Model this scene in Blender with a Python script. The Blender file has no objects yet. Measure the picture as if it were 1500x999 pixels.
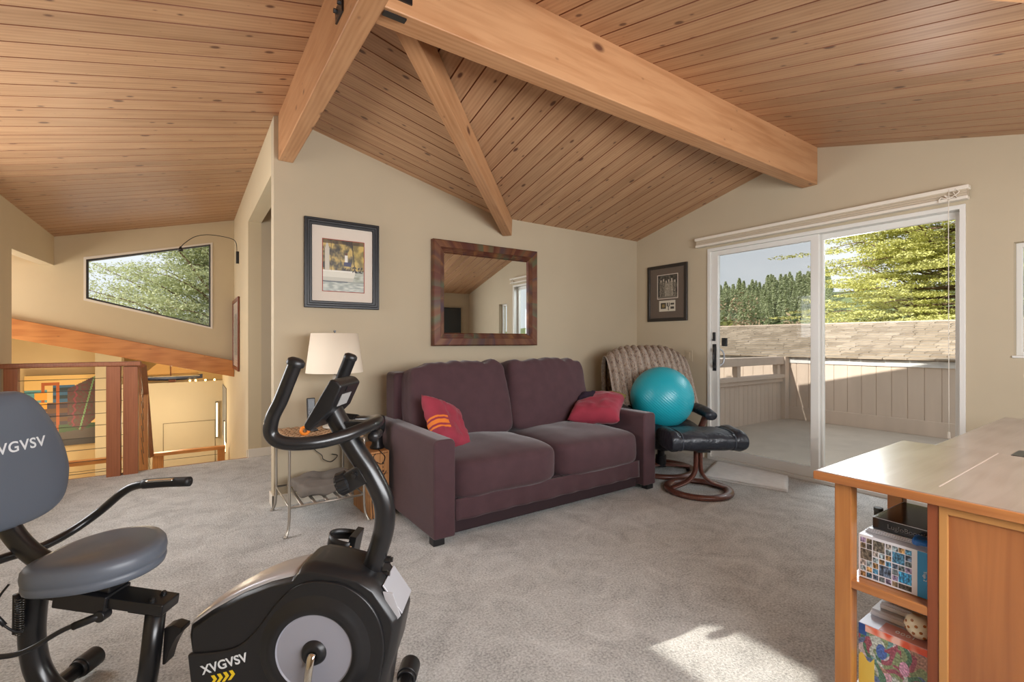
import bpy, bmesh, math, random
from mathutils import Vector, Matrix, noise
random.seed(7)
SC = bpy.context.scene
COL = SC.collection
PI = math.pi
YAW = math.atan(474/690)          # camera heading

# ------------------------------------------------------------------ helpers
def link(o, parent=None):
    COL.objects.link(o)
    if parent is not None:
        o.parent = parent
    return o

def tag(o, label, cat, group=None):
    o['label'] = label; o['category'] = cat
    if group: o['group'] = group
    return o

def thing(name, label, cat, loc=(0, 0, 0), rz=0, group=None):
    o = bpy.data.objects.new(name, None); link(o)
    o.empty_display_size = 0.1
    o.location = loc; o.rotation_euler = (0, 0, rz)
    tag(o, label, cat, group)
    return o

def obj(name, bm, mat, parent=None, smooth=False, sub=0, bevel=0, seg=2, loc=None, auto=None):
    bmesh.ops.recalc_face_normals(bm, faces=bm.faces[:])
    me = bpy.data.meshes.new(name); bm.to_mesh(me); bm.free()
    if isinstance(mat, (list, tuple)):
        for m in mat: me.materials.append(m)
    else: me.materials.append(mat)
    o = bpy.data.objects.new(name, me); link(o, parent)
    if loc: o.location = loc
    if smooth:
        for p in me.polygons: p.use_smooth = True
    if bevel:
        b = o.modifiers.new('bevel', 'BEVEL'); b.width = bevel; b.segments = seg; b.limit_method = 'ANGLE'; b.angle_limit = 0.6
        for p in me.polygons: p.use_smooth = True
        w = o.modifiers.new('wn', 'WEIGHTED_NORMAL'); w.keep_sharp = True
    if sub:
        s = o.modifiers.new('sub', 'SUBSURF'); s.levels = sub; s.render_levels = sub
    return o

def struct(name, bm, mat, **k):
    o = obj(name, bm, mat, **k); o['kind'] = 'structure'; return o

def B(): return bmesh.new()

def box(bm, x0, x1, y0, y1, z0, z1, M=None):
    ps = [(x, y, z) for x in (x0, x1) for y in (y0, y1) for z in (z0, z1)]
    v = [bm.verts.new(M @ Vector(p) if M else p) for p in ps]
    for f in ((0, 1, 3, 2), (4, 6, 7, 5), (0, 4, 5, 1), (2, 3, 7, 6), (0, 2, 6, 4), (1, 5, 7, 3)):
        bm.faces.new([v[i] for i in f])
    return bm

def prism(bm, pts, vec):
    """pts: 3D loop; extruded by vec"""
    vec = Vector(vec)
    a = [bm.verts.new(p) for p in pts]; b = [bm.verts.new(Vector(p) + vec) for p in pts]
    n = len(pts)
    bm.faces.new(a); bm.faces.new(b[::-1])
    for i in range(n): bm.faces.new((a[i], a[(i+1) % n], b[(i+1) % n], b[i]))
    return bm

def catmull(pts, n=8):
    P = [Vector(p) for p in pts]
    if len(P) < 3: return P
    P = [2*P[0]-P[1]] + P + [2*P[-1]-P[-2]]
    out = []
    for i in range(1, len(P)-2):
        for j in range(n):
            t = j/n
            out.append(0.5*((2*P[i]) + (-P[i-1]+P[i+1])*t + (2*P[i-1]-5*P[i]+4*P[i+1]-P[i+2])*t*t + (-P[i-1]+3*P[i]-3*P[i+1]+P[i+2])*t**3))
    out.append(P[-2]); return out

def tube(bm, pts, r, seg=12, smooth=True, n=8, cap=True, closed=False, flat=None):
    """sweep; r float or list; flat=(a,b) ellipse factors"""
    path = catmull(pts, n) if smooth else [Vector(p) for p in pts]
    m = len(path)
    if isinstance(r, (int, float)): rr = [r]*m
    else:
        rr = []
        for i in range(m):
            t = i/(m-1)*(len(r)-1); k = min(int(t), len(r)-2); rr.append(r[k]+(r[k+1]-r[k])*(t-k))
    rings = []; up = None
    for i, p in enumerate(path):
        if closed: t = path[(i+1) % m]-path[i-1]
        else: t = path[min(i+1, m-1)]-path[max(i-1, 0)]
        t.normalize()
        if up is None:
            up = Vector((0, 0, 1)) if abs(t.z) < .9 else Vector((0, 1, 0))
        s = t.cross(up); s.normalize(); up = s.cross(t); up.normalize()
        fa, fb = flat or (1, 1)
        rings.append([bm.verts.new(p + (s*math.cos(a)*fa + up*math.sin(a)*fb)*rr[i]) for a in [2*PI*j/seg for j in range(seg)]])
    for i in range(m if closed else m-1):
        A_, C_ = rings[i], rings[(i+1) % m]
        for j in range(seg): bm.faces.new((A_[j], A_[(j+1) % seg], C_[(j+1) % seg], C_[j]))
    if cap and not closed:
        bm.faces.new(rings[0][::-1]); bm.faces.new(rings[-1])
    return bm

def lathe(bm, prof, seg=32, M=None):
    """prof: list of (r,z)"""
    rings = []
    for r, z in prof:
        if r < 1e-5: rings.append([bm.verts.new((M @ Vector((0, 0, z))) if M else (0, 0, z))])
        else: rings.append([bm.verts.new((M @ Vector((r*math.cos(a), r*math.sin(a), z))) if M else (r*math.cos(a), r*math.sin(a), z)) for a in [2*PI*j/seg for j in range(seg)]])
    for A_, C_ in zip(rings, rings[1:]):
        for j in range(seg):
            k = (j+1) % seg
            if len(A_) == 1 and len(C_) == 1: continue
            if len(A_) == 1: bm.faces.new((A_[0], C_[k], C_[j]))
            elif len(C_) == 1: bm.faces.new((A_[j], A_[k], C_[0]))
            else: bm.faces.new((A_[j], A_[k], C_[k], C_[j]))
    return bm

def align(p, d):
    d = Vector(d).normalized()
    return Matrix.Translation(p) @ d.to_track_quat('Z', 'Y').to_matrix().to_4x4()

def cyl(bm, p0, p1, r, seg=20, r2=None):
    p0, p1 = Vector(p0), Vector(p1); L = (p1-p0).length; r2 = r if r2 is None else r2
    return lathe(bm, [(0, 0), (r, 0), (r2, L), (0, L)], seg, align(p0, p1-p0))

def rbox(bm, sx, sy, sz, e=0.35, n=14, M=None, bulge=(0, 0, 0), wr=0, wf=6, seed=0):
    """puffy rounded box (superellipsoid like) with wrinkles; n grid"""
    bt = bmesh.new(); bmesh.ops.create_cube(bt, size=2)
    bmesh.ops.subdivide_edges(bt, edges=bt.edges[:], cuts=n, use_grid_fill=True)
    mp = {}
    for v in bt.verts:
        x, y, z = v.co
        # round box
        m = max(abs(x), abs(y), abs(z))
        l = (abs(x)**(2/e)+abs(y)**(2/e)+abs(z)**(2/e))**(e/2)
        q = Vector((x, y, z))*(m/l)
        bx = (1-q.y**2)*(1-q.z**2)*bulge[0]; by = (1-q.x**2)*(1-q.z**2)*bulge[1]; bz = (1-q.x**2)*(1-q.y**2)*bulge[2]
        p = Vector((q.x*(sx+bx), q.y*(sy+by), q.z*(sz+bz)))
        if wr:
            p += q.normalized()*noise.fractal(Vector((p.x*wf+seed, p.y*wf, p.z*wf)), 1.0, 2.0, 3)*wr
        mp[v.index] = bm.verts.new(M @ p if M else p)
    bt.verts.index_update()
    for f in bt.faces: bm.faces.new([mp[v.index] for v in f.verts])
    bt.free(); return bm

def fillpoly(bm, outer, holes, mp, vec):
    """planar polygon with holes (2D) mapped by mp to 3D, extruded by vec"""
    es = []
    for loop in [outer]+list(holes):
        vs = [bm.verts.new(mp(*p)) for p in loop]
        for i in range(len(vs)): es.append(bm.edges.new((vs[i], vs[(i+1) % len(vs)])))
    r = bmesh.ops.triangle_fill(bm, use_beauty=True, use_dissolve=False, edges=es)
    fs = [g for g in r['geom'] if isinstance(g, bmesh.types.BMFace)]
    ex = bmesh.ops.extrude_face_region(bm, geom=fs, use_keep_orig=True)
    vs = [g for g in ex['geom'] if isinstance(g, bmesh.types.BMVert)]
    bmesh.ops.translate(bm, verts=vs, vec=Vector(vec))
    return bm

def rectframe(bm, y0, y1, z0, z1, w, x0, x1, mp=None):
    """frame in YZ plane from x0 to x1 with member width w (l, r, b, t)"""
    if not isinstance(w, (tuple, list)): w = (w,)*4
    mp = mp or (lambda y, z: (x0, y, z))
    return fillpoly(bm, [(y0, z0), (y1, z0), (y1, z1), (y0, z1)],
                    [[(y0+w[0], z0+w[2]), (y1-w[1], z0+w[2]), (y1-w[1], z1-w[3]), (y0+w[0], z1-w[3])]], mp, (x1-x0, 0, 0))

FONT = None
def text(name, s, size, M, mat, parent=None, depth=.0008, spacing=1.0, bold=0.0, sx=1.0):
    cu = bpy.data.curves.new(name, 'FONT'); cu.body = s; cu.size = size; cu.extrude = depth
    cu.align_x = 'CENTER'; cu.align_y = 'CENTER'; cu.space_character = spacing; cu.offset = bold
    t = bpy.data.objects.new(name+'_c', cu); COL.objects.link(t)
    dg = bpy.context.evaluated_depsgraph_get()
    me = bpy.data.meshes.new_from_object(t.evaluated_get(dg)); bpy.data.objects.remove(t)
    me.transform(M @ Matrix.Diagonal((sx, 1, 1, 1))); me.materials.clear(); me.materials.append(mat)
    o = bpy.data.objects.new(name, me); link(o, parent); return o

# ------------------------------------------------------------------ materials
MATS = {}
def lin(c):
    f = lambda v: v/12.92 if v <= .04045 else ((v+.055)/1.055)**2.4
    return (f(c[0]/255), f(c[1]/255), f(c[2]/255), 1)

class NT:
    def __init__(s, name):
        m = bpy.data.materials.new(name); m.use_nodes = True; s.m = m; s.t = m.node_tree
        s.b = s.t.nodes['Principled BSDF']; MATS[name] = m
    def n(s, typ, **k):
        x = s.t.nodes.new(typ)
        for a, v in k.items():
            if a.startswith('i_'):
                x.inputs[a[2:].replace('_', ' ')].default_value = v
            else: setattr(x, a, v)
        return x
    def l(s, a, b): s.t.links.new(a, b)
    def ramp(s, src, stops, interp='LINEAR'):
        r = s.n('ShaderNodeValToRGB'); cr = r.color_ramp; cr.interpolation = interp
        while len(cr.elements) < len(stops): cr.elements.new(0.5)
        for e, (p, c) in zip(cr.elements, stops): e.position = p; e.color = c
        s.l(src, r.inputs[0]); return r.outputs[0]
    def coord(s, scale=(1, 1, 1), kind='Object', rot=(0, 0, 0)):
        c = s.n('ShaderNodeTexCoord'); mp = s.n('ShaderNodeMapping'); mp.inputs['Scale'].default_value = scale
        mp.inputs['Rotation'].default_value = rot
        s.l(c.outputs[kind], mp.inputs[0]); return mp.outputs[0]
    def bump(s, h, st, dist=.01):
        b = s.n('ShaderNodeBump'); b.inputs['Strength'].default_value = st; b.inputs['Distance'].default_value = dist
        s.l(h, b.inputs['Height']); s.l(b.outputs[0], s.b.inputs['Normal']); return b

def plain(name, col, rough=.5, metal=0, nscale=0, nvar=.1, bump=0, bscale=None, bdist=.002, spec=None, coat=0, sheen=0, stretch=(1, 1, 1)):
    t = NT(name); c = lin(col); t.b.inputs['Base Color'].default_value = c
    t.b.inputs['Roughness'].default_value = rough; t.b.inputs['Metallic'].default_value = metal
    if spec is not None: t.b.inputs['Specular IOR Level'].default_value = spec
    if coat: t.b.inputs['Coat Weight'].default_value = coat; t.b.inputs['Coat Roughness'].default_value = .15
    if sheen: t.b.inputs['Sheen Weight'].default_value = sheen; t.b.inputs['Sheen Roughness'].default_value = .4
    co = t.coord(stretch)
    if nscale:
        nz = t.n('ShaderNodeTexNoise'); nz.inputs['Scale'].default_value = nscale; nz.inputs['Detail'].default_value = 5
        t.l(co, nz.inputs['Vector'])
        a = tuple(max(0, v*(1-nvar)) for v in c[:3])+(1,); b = tuple(min(1, v*(1+nvar)) for v in c[:3])+(1,)
        t.l(t.ramp(nz.outputs[0], [(.3, a), (.7, b)]), t.b.inputs['Base Color'])
    if bump:
        nb = t.n('ShaderNodeTexNoise'); nb.inputs['Scale'].default_value = bscale or 200; nb.inputs['Detail'].default_value = 3
        t.l(co, nb.inputs['Vector']); t.bump(nb.outputs[0], bump, bdist)
    return t.m

def wood(name, c1, c2, plank=0, rough=.45, knots=0, axis='Y', gs=1.0, var=.12, coat=0, kscale=8.5):
    """grain runs along axis of object coords; plank: board width along x (index shift)"""
    t = NT(name); a, b = lin(c1), lin(c2)
    st = {'Y': (9*gs, .7*gs, 9*gs), 'X': (.7*gs, 9*gs, 9*gs), 'Z': (9*gs, 9*gs, .7*gs)}[axis]
    tc = t.n('ShaderNodeTexCoord'); src = tc.outputs['Object']; rnd = None
    if plank:
        sep = t.n('ShaderNodeSeparateXYZ'); t.l(src, sep.inputs[0])
        dv = t.n('ShaderNodeMath', operation='DIVIDE'); t.l(sep.outputs[0], dv.inputs[0]); dv.inputs[1].default_value = plank
        fl = t.n('ShaderNodeMath', operation='FLOOR'); t.l(dv.outputs[0], fl.inputs[0])
        wn = t.n('ShaderNodeTexWhiteNoise', noise_dimensions='1D'); t.l(fl.outputs[0], wn.inputs['W']); rnd = wn.outputs[0]
        sc = t.n('ShaderNodeVectorMath', operation='SCALE'); t.l(wn.outputs['Color'], sc.inputs[0]); sc.inputs['Scale'].default_value = 17
        ad = t.n('ShaderNodeVectorMath', operation='ADD'); t.l(src, ad.inputs[0]); t.l(sc.outputs[0], ad.inputs[1]); src = ad.outputs[0]
    mp = t.n('ShaderNodeMapping'); mp.inputs['Scale'].default_value = st; t.l(src, mp.inputs[0])
    n1 = t.n('ShaderNodeTexNoise'); n1.inputs['Scale'].default_value = 3.2; n1.inputs['Detail'].default_value = 6; n1.inputs['Distortion'].default_value = .7
    t.l(mp.outputs[0], n1.inputs['Vector'])
    wv = t.n('ShaderNodeTexWave'); wv.inputs['Scale'].default_value = 1.6; wv.inputs['Distortion'].default_value = 6; wv.inputs['Detail'].default_value = 3
    wv.inputs['Detail Scale'].default_value = .7
    mp2 = t.n('ShaderNodeMapping'); mp2.inputs['Scale'].default_value = tuple(v*.9 for v in st); t.l(src, mp2.inputs[0]); t.l(mp2.outputs[0], wv.inputs['Vector'])
    mx = t.n('ShaderNodeMix', data_type='FLOAT'); mx.inputs[0].default_value = .16
    t.l(n1.outputs[0], mx.inputs[2]); t.l(wv.outputs[0], mx.inputs[3])
    col = t.ramp(mx.outputs[0], [(.25, b), (.62, a)])
    if rnd is not None:
        mr = t.n('ShaderNodeMapRange'); mr.inputs['To Min'].default_value = 1-var; mr.inputs['To Max'].default_value = 1+var; t.l(rnd, mr.inputs['Value'])
        hs = t.n('ShaderNodeHueSaturation'); t.l(mr.outputs[0], hs.inputs['Value']); t.l(col, hs.inputs['Color']); col = hs.outputs[0]
    if knots:
        ks = {'Y': (9, 5, 9), 'X': (5, 9, 9), 'Z': (9, 9, 5)}[axis]
        sx_ = t.n('ShaderNodeSeparateXYZ'); t.l(src, sx_.inputs[0]); cb_ = t.n('ShaderNodeCombineXYZ'); ad_ = t.n('ShaderNodeMath', operation='ADD')
        ia, ib, ic = {'Y': (0, 2, 1), 'X': (1, 2, 0), 'Z': (0, 1, 2)}[axis]
        t.l(sx_.outputs[ia], ad_.inputs[0]); t.l(sx_.outputs[ib], ad_.inputs[1]); t.l(ad_.outputs[0], cb_.inputs[0]); t.l(sx_.outputs[ic], cb_.inputs[1])
        mp3 = t.n('ShaderNodeMapping'); mp3.inputs['Scale'].default_value = (kscale, kscale*.55, 1); t.l(cb_.outputs[0], mp3.inputs[0])
        vo = t.n('ShaderNodeTexVoronoi', voronoi_dimensions='2D'); vo.inputs['Scale'].default_value = 1.0; t.l(mp3.outputs[0], vo.inputs['Vector'])
        # random knot size by cell
        sp = t.n('ShaderNodeSeparateColor'); t.l(vo.outputs['Color'], sp.inputs[0])
        th = t.n('ShaderNodeMapRange'); th.inputs['From Min'].default_value = 1-knots; th.inputs['From Max'].default_value = 1; th.inputs['To Min'].default_value = 0; th.inputs['To Max'].default_value = .12
        t.l(sp.outputs[0], th.inputs['Value'])
        lt = t.n('ShaderNodeMath', operation='SUBTRACT'); t.l(th.outputs[0], lt.inputs[0]); t.l(vo.outputs['Distance'], lt.inputs[1])
        mr2 = t.n('ShaderNodeMapRange'); mr2.inputs['From Min'].default_value = -.035; mr2.inputs['From Max'].default_value = .03; t.l(lt.outputs[0], mr2.inputs['Value'])
        mm = t.n('ShaderNodeMix', data_type='RGBA'); t.l(mr2.outputs[0], mm.inputs[0]); t.l(col, mm.inputs[6]); mm.inputs[7].default_value = lin((98, 62, 44)); col = mm.outputs[2]
    t.l(col, t.b.inputs['Base Color']); t.b.inputs['Roughness'].default_value = rough
    if coat: t.b.inputs['Coat Weight'].default_value = coat; t.b.inputs['Coat Roughness'].default_value = .2
    t.bump(mx.outputs[0], .15, .003)
    return t.m

def emis(name, col, st):
    t = NT(name); t.b.inputs['Base Color'].default_value = lin(col); t.b.inputs['Emission Color'].default_value = lin(col); t.b.inputs['Emission Strength'].default_value = st; return t.m

def glass(name, tint=(1, 1, 1), refl=1.0):
    m = bpy.data.materials.new(name); m.use_nodes = True; t = m.node_tree; t.nodes.clear()
    o = t.nodes.new('ShaderNodeOutputMaterial'); tr = t.nodes.new('ShaderNodeBsdfTransparent'); gl = t.nodes.new('ShaderNodeBsdfGlossy'); mx = t.nodes.new('ShaderNodeMixShader')
    fr = t.nodes.new('ShaderNodeFresnel'); fr.inputs['IOR'].default_value = 1.3
    mu = t.nodes.new('ShaderNodeMath'); mu.operation = 'MULTIPLY'; mu.inputs[1].default_value = refl
    gl.inputs['Roughness'].default_value = 0; tr.inputs['Color'].default_value = (*tint, 1)
    t.links.new(fr.outputs[0], mu.inputs[0]); t.links.new(mu.outputs[0], mx.inputs[0]); t.links.new(tr.outputs[0], mx.inputs[1]); t.links.new(gl.outputs[0], mx.inputs[2]); t.links.new(mx.outputs[0], o.inputs[0])
    return m

def attr_mat(name, rough=.5, coat=0, spec=.5):
    t = NT(name); a = t.n('ShaderNodeVertexColor', layer_name='print'); t.l(a.outputs[0], t.b.inputs['Base Color'])
    t.b.inputs['Roughness'].default_value = rough; t.b.inputs['Specular IOR Level'].default_value = spec
    if coat: t.b.inputs['Coat Weight'].default_value = coat; t.b.inputs['Coat Roughness'].default_value = .05
    return t.m

def raster(name, M, w, h, nx, ny, fn, mat, parent=None, thick=.001):
    """printed sheet: grid of coloured cells; local x 0..w, y 0..h, mapped by M. fn(u,v)->srgb 0..255"""
    vs = []; fs = []; cols = []
    for j in range(ny+1):
        for i in range(nx+1): vs.append(M @ Vector((w*i/nx, h*j/ny, 0)))
    for j in range(ny):
        for i in range(nx):
            a = j*(nx+1)+i; fs.append((a, a+1, a+nx+2, a+nx+1)); cols.append(lin(fn((i+.5)/nx, (j+.5)/ny)))
    me = bpy.data.meshes.new(name); me.from_pydata(vs, [], fs); me.materials.append(mat)
    at = me.color_attributes.new('print', 'FLOAT_COLOR', 'CORNER')
    for p in me.polygons:
        for li in p.loop_indices: at.data[li].color = cols[p.index]
    o = bpy.data.objects.new(name, me); link(o, parent)
    return o

WALL = plain('wall_paint', (187, 173, 148), .85, nscale=3, nvar=.02, bump=.08, bscale=140, bdist=.001)
WALLC = plain('stair_wall_paint', (204, 188, 156), .85, nscale=3, nvar=.02, bump=.08, bscale=140, bdist=.001)
WHITEP = plain('white_trim_paint', (226, 218, 204), .5)
VINYL = plain('white_vinyl', (222, 220, 214), .35)
PINE = wood('pine_ceiling_boards', (186, 146, 110), (160, 118, 84), plank=.138, rough=.40, knots=.42, gs=1.0, var=.09)
PINEG = plain('pine_groove_shade', (134, 80, 52), .6)  # groove faces: shade between the boards is put into this darker colour
BEAM = wood('fir_beam', (190, 143, 102), (166, 116, 76), rough=.5, knots=.25, gs=1.0, kscale=4)
RAIL = wood('cedar_rail', (150, 92, 60), (130, 76, 48), rough=.4, gs=1.4)
RAILZ = wood('cedar_post', (156, 94, 58), (138, 80, 48), rough=.4, axis='Z', gs=1.4)
STEEL = plain('cable_steel', (90, 88, 84), .35, metal=1)
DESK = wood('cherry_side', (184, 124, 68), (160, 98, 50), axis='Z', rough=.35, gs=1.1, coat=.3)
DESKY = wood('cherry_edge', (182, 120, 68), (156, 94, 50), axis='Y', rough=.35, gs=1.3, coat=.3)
DESKT = wood('cherry_top_sky_sheen', (148, 130, 118), (130, 110, 98), axis='X', rough=.36, gs=.9, coat=.7)  # grey of the reflected sky is put into the base colour
DESKD = wood('dark_cherry', (142, 76, 46), (116, 58, 34), axis='Z', rough=.4, gs=1.2)
BLK = plain('black_plastic', (26, 26, 28), .38, bump=.05, bscale=400, bdist=.0004)
BLKM = plain('black_paint_metal', (22, 22, 24), .3, coat=.2)
BLKR = plain('black_foam_grip', (30, 30, 32), .5)
VIN = plain('bike_vinyl', (94, 101, 112), .40, bump=.12, bscale=500, bdist=.0006)
CHROME = plain('chrome', (220, 215, 205), .12, metal=1)
SILV = plain('silver_plastic', (196, 196, 202), .3, metal=.3)
GREYD = plain('disc_grey', (150, 150, 160), .4)
WTXT = plain('white_print', (225, 228, 230), .5)
YTXT = plain('yellow_print', (238, 205, 40), .5)
SOFA = plain('plum_sofa_fabric', (72, 47, 52), .9, nscale=14, nvar=.1, bump=.35, bscale=900, bdist=.0012, sheen=.25)
PILM = plain('crimson_pillow_fabric', (146, 44, 62), .85, nscale=9, nvar=.1, bump=.3, bscale=700, bdist=.001, sheen=.2)
LEATH = plain('black_leather', (34, 38, 46), .36, nscale=6, nvar=.2, bump=.5, bscale=28, bdist=.012)
DWOOD = wood('dark_walnut', (108, 64, 52), (74, 42, 36), rough=.3, gs=2, coat=.4)
TEAL = plain('teal_vinyl', (30, 156, 172), .36, nscale=2, nvar=.05, coat=.1)
MIRR = plain('mirror_glass', (225, 228, 226), .0, metal=1)
GLASS = glass('window_glass', (.97, .98, .98), .15); SCREEN = glass('screened_glass', (.80, .80, .80)); PGLASS = glass('picture_glass', (1, 1, 1), .4)

# carpet
t = NT('loop_carpet'); co = t.coord((1, 1, 1))
n1 = t.n('ShaderNodeTexNoise'); n1.inputs['Scale'].default_value = 110; n1.inputs['Detail'].default_value = 6; n1.inputs['Roughness'].default_value = .7; t.l(co, n1.inputs['Vector'])
n2 = t.n('ShaderNodeTexNoise'); n2.inputs['Scale'].default_value = 5; n2.inputs['Detail'].default_value = 6; n2.inputs['Roughness'].default_value = .65; n2.inputs['Distortion'].default_value = 1.2; t.l(co, n2.inputs['Vector'])
mx = t.n('ShaderNodeMix', data_type='FLOAT'); mx.inputs[0].default_value = .30; t.l(n1.outputs[0], mx.inputs[2]); t.l(n2.outputs[0], mx.inputs[3])
t.l(t.ramp(mx.outputs[0], [(.34, lin((142, 143, 142))), (.5, lin((208, 208, 205))), (.64, lin((240, 241, 239)))]), t.b.inputs['Base Color'])
t.b.inputs['Roughness'].default_value = .95; t.b.inputs['Specular IOR Level'].default_value = .1
t.bump(mx.outputs[0], .9, .016); CARPET = t.m

# ------------------------------------------------------------------ camera
cam = bpy.data.cameras.new('camera'); cam.sensor_width = 36; cam.lens = 36*690/1500; cam.clip_end = 600; cam.clip_start = .02
co_ = bpy.data.objects.new('camera', cam); link(co_); co_.location = (0, 0, 1.15); co_.rotation_euler = (PI/2, 0, -YAW); SC.camera = co_

# ------------------------------------------------------------------ room shell
XB, YA, YC, XD = 4.2, 3.607, 7.02, .485
RZ = 2.73
def p1(x): return RZ-.247*(x-.6)
def p2(y): return RZ-.249*(y-1.8)
def p3(y): return RZ-.265*(1.8-y)
def p4(x): return RZ+.25*(x-.5)

# floor
bm = B(); box(bm, -3.2, 4.2, -1.0, 5.30, -.12, 0); box(bm, .52, 4.2, 5.30, 7.02, -.12, -.001)
struct('floor', bm, CARPET)
bm = B(); box(bm, -1.2, .485, 5.302, 5.33, -.3, -.002); struct('trim_1', bm, RAIL)

# wall with sliding door (right)
bm = B()
fillpoly(bm, [(-1.0, -.15), (3.73, -.15), (3.73, p2(3.73)+.04), (1.8, RZ+.04), (-1.0, p3(-1.0)+.04)],
         [[(.86, 0), (2.72, 0), (2.72, 2.05), (.86, 2.05)], [(.38, 1.055), (.643, 1.055), (.643, 1.759), (.38, 1.759)]],
         lambda y, z: (XB, y, z), (.14, 0, 0))
struct('wall_right', bm, WALL)
# back wall with mirror (A)
bm = B()
fillpoly(bm, [(XD, -.15), (XB, -.15), (XB, p2(YA)+.03), (2.42, p1(2.42)+.03), (.6, RZ+.04), (XD, RZ+.04)], [], lambda x, z: (x, YA, z), (0, .12, 0))
struct('wall_back', bm, WALL)
# side wall running away along the stair (D)
bm = B()
fillpoly(bm, [(YA+.12, 2.33), (5.30, 2.33), (5.30, -1.6), (9.6, -1.6), (9.6, .9), (YC, .9), (YC, RZ+.04), (YA+.12, RZ+.04)], [],
         lambda y, z: (XD, y, z), (.115, 0, 0))
struct('wall_hall', bm, WALLC)
# hallway behind the opening
bm = B(); box(bm, .6, 4.2, 5.30, 5.42, 0, 2.8); struct('wall_hallway_end', bm, WALL)
bm = B(); box(bm, 2.4, 2.5, YA+.12, 5.3, 0, 2.5); struct('wall_hallway_side', bm, WALL)
# stair wall with trapezoid window (C)
bm = B()
fillpoly(bm, [(-3.1, 1.70), (XD-.001, .82), (XD-.001, RZ+.03), (-3.1, p4(-3.1)+.03)], [[(-.947, 1.618), (.236, 1.317), (.236, 2.373), (-.947, 2.067)]],
         lambda x, z: (x, YC, z), (0, .12, 0))
struct('wall_stair', bm, WALLC)
# left wall and header
bm = B()
fillpoly(bm, [(-1.0, -.15), (5.53, -.15), (5.53, 1.91), (YC, 1.97), (YC, 2.36), (-1.0, 2.36)], [[(1.17, 1.58), (1.64, 1.58), (1.64, 1.80), (1.56, 1.86), (1.25, 1.86), (1.17, 1.80)], [(2.6, .95), (4.6, .95), (4.6, 2.1), (2.6, 2.1)]],
         lambda y, z: (-1.2, y, z), (-.12, 0, 0))
struct('wall_left', bm, WALLC)
bm = B(); fillpoly(bm, [(-1.3, -.15), (4.34, -.15), (4.34, 2.1), (2.9, 2.2), (.6, 2.8), (-1.3, 2.35)], [[(.2, .9), (3.0, .9), (3.0, 1.85), (.2, 1.85)]], lambda x, z: (x, -.8, z), (0, -.12, 0))
struct('wall_front', bm, WALL)
# stairwell shell
bm = B(); box(bm, -3.2, -3.1, 5.3, 11.5, -1.6, 1.80); struct('wall_stairwell_left', bm, WALLC)
bm = B(); box(bm, -3.2, -1.32, 5.33, 5.42, -1.6, 2.0); struct('wall_stairwell_near', bm, WALLC)
bm = B(); box(bm, -3.2, 1.7, 5.3, 11.5, -1.7, -1.6); struct('floor', bm, CARPET)
WARMW = plain('warm_wall', (222, 196, 150), .85, nscale=4, nvar=.02)
bm = B(); prism(bm, [(-3.2, 11.4, -1.6), (1.7, 11.4, -1.6), (1.7, 11.4, .63), (-3.2, 11.4, 1.83)], (0, .1, 0)); struct('wall_lower_far', bm, WARMW)
bm = B(); box(bm, 1.6, 1.7, 9.6, 11.5, -1.6, .64); struct('wall_lower_right', bm, WARMW)
bm = B(); prism(bm, [(-3.1, 9.75, -1.6), (-1.17, 9.75, -1.6), (-1.17, 9.75, 1.33), (-3.1, 9.75, 1.80)], (0, .12, 0)); struct('wall_lower_left', bm, WARMW)
bm = B(); prism(bm, [(-1.17, 9.5, -1.6), (-.86, 9.5, -1.6), (-.86, 9.5, 1.25), (-1.17, 9.5, 1.33)], (0, .37, 0)); struct('wall_lower_pier', bm, WALLC)
bm = B(); box(bm, -.86, .60, 9.5, 9.95, -1.6, .47); struct('wall_lower_ledge', bm, WALLC)
# ceiling of the lower room
bm = B(); prism(bm, [(-3.2, YC+.06, 1.82), (1.7, YC+.06, .62), (1.7, YC+.06, .70), (-3.2, YC+.06, 1.90)], (0, 4.44, 0)); struct('ceiling_lower', bm, WHITEP)
# panel door outline on the low wall
bm = B()
for (a, b, c_, d) in ((-.34, -.332, -1.5, -.19), (.372, .38, -1.5, -.19), (-.34, .38, -.198, -.19)):
    box(bm, a, b, 9.494, 9.5, c_, d)
struct('trim_2', bm, plain('panel_gap', (120, 104, 80), .8))

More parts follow.
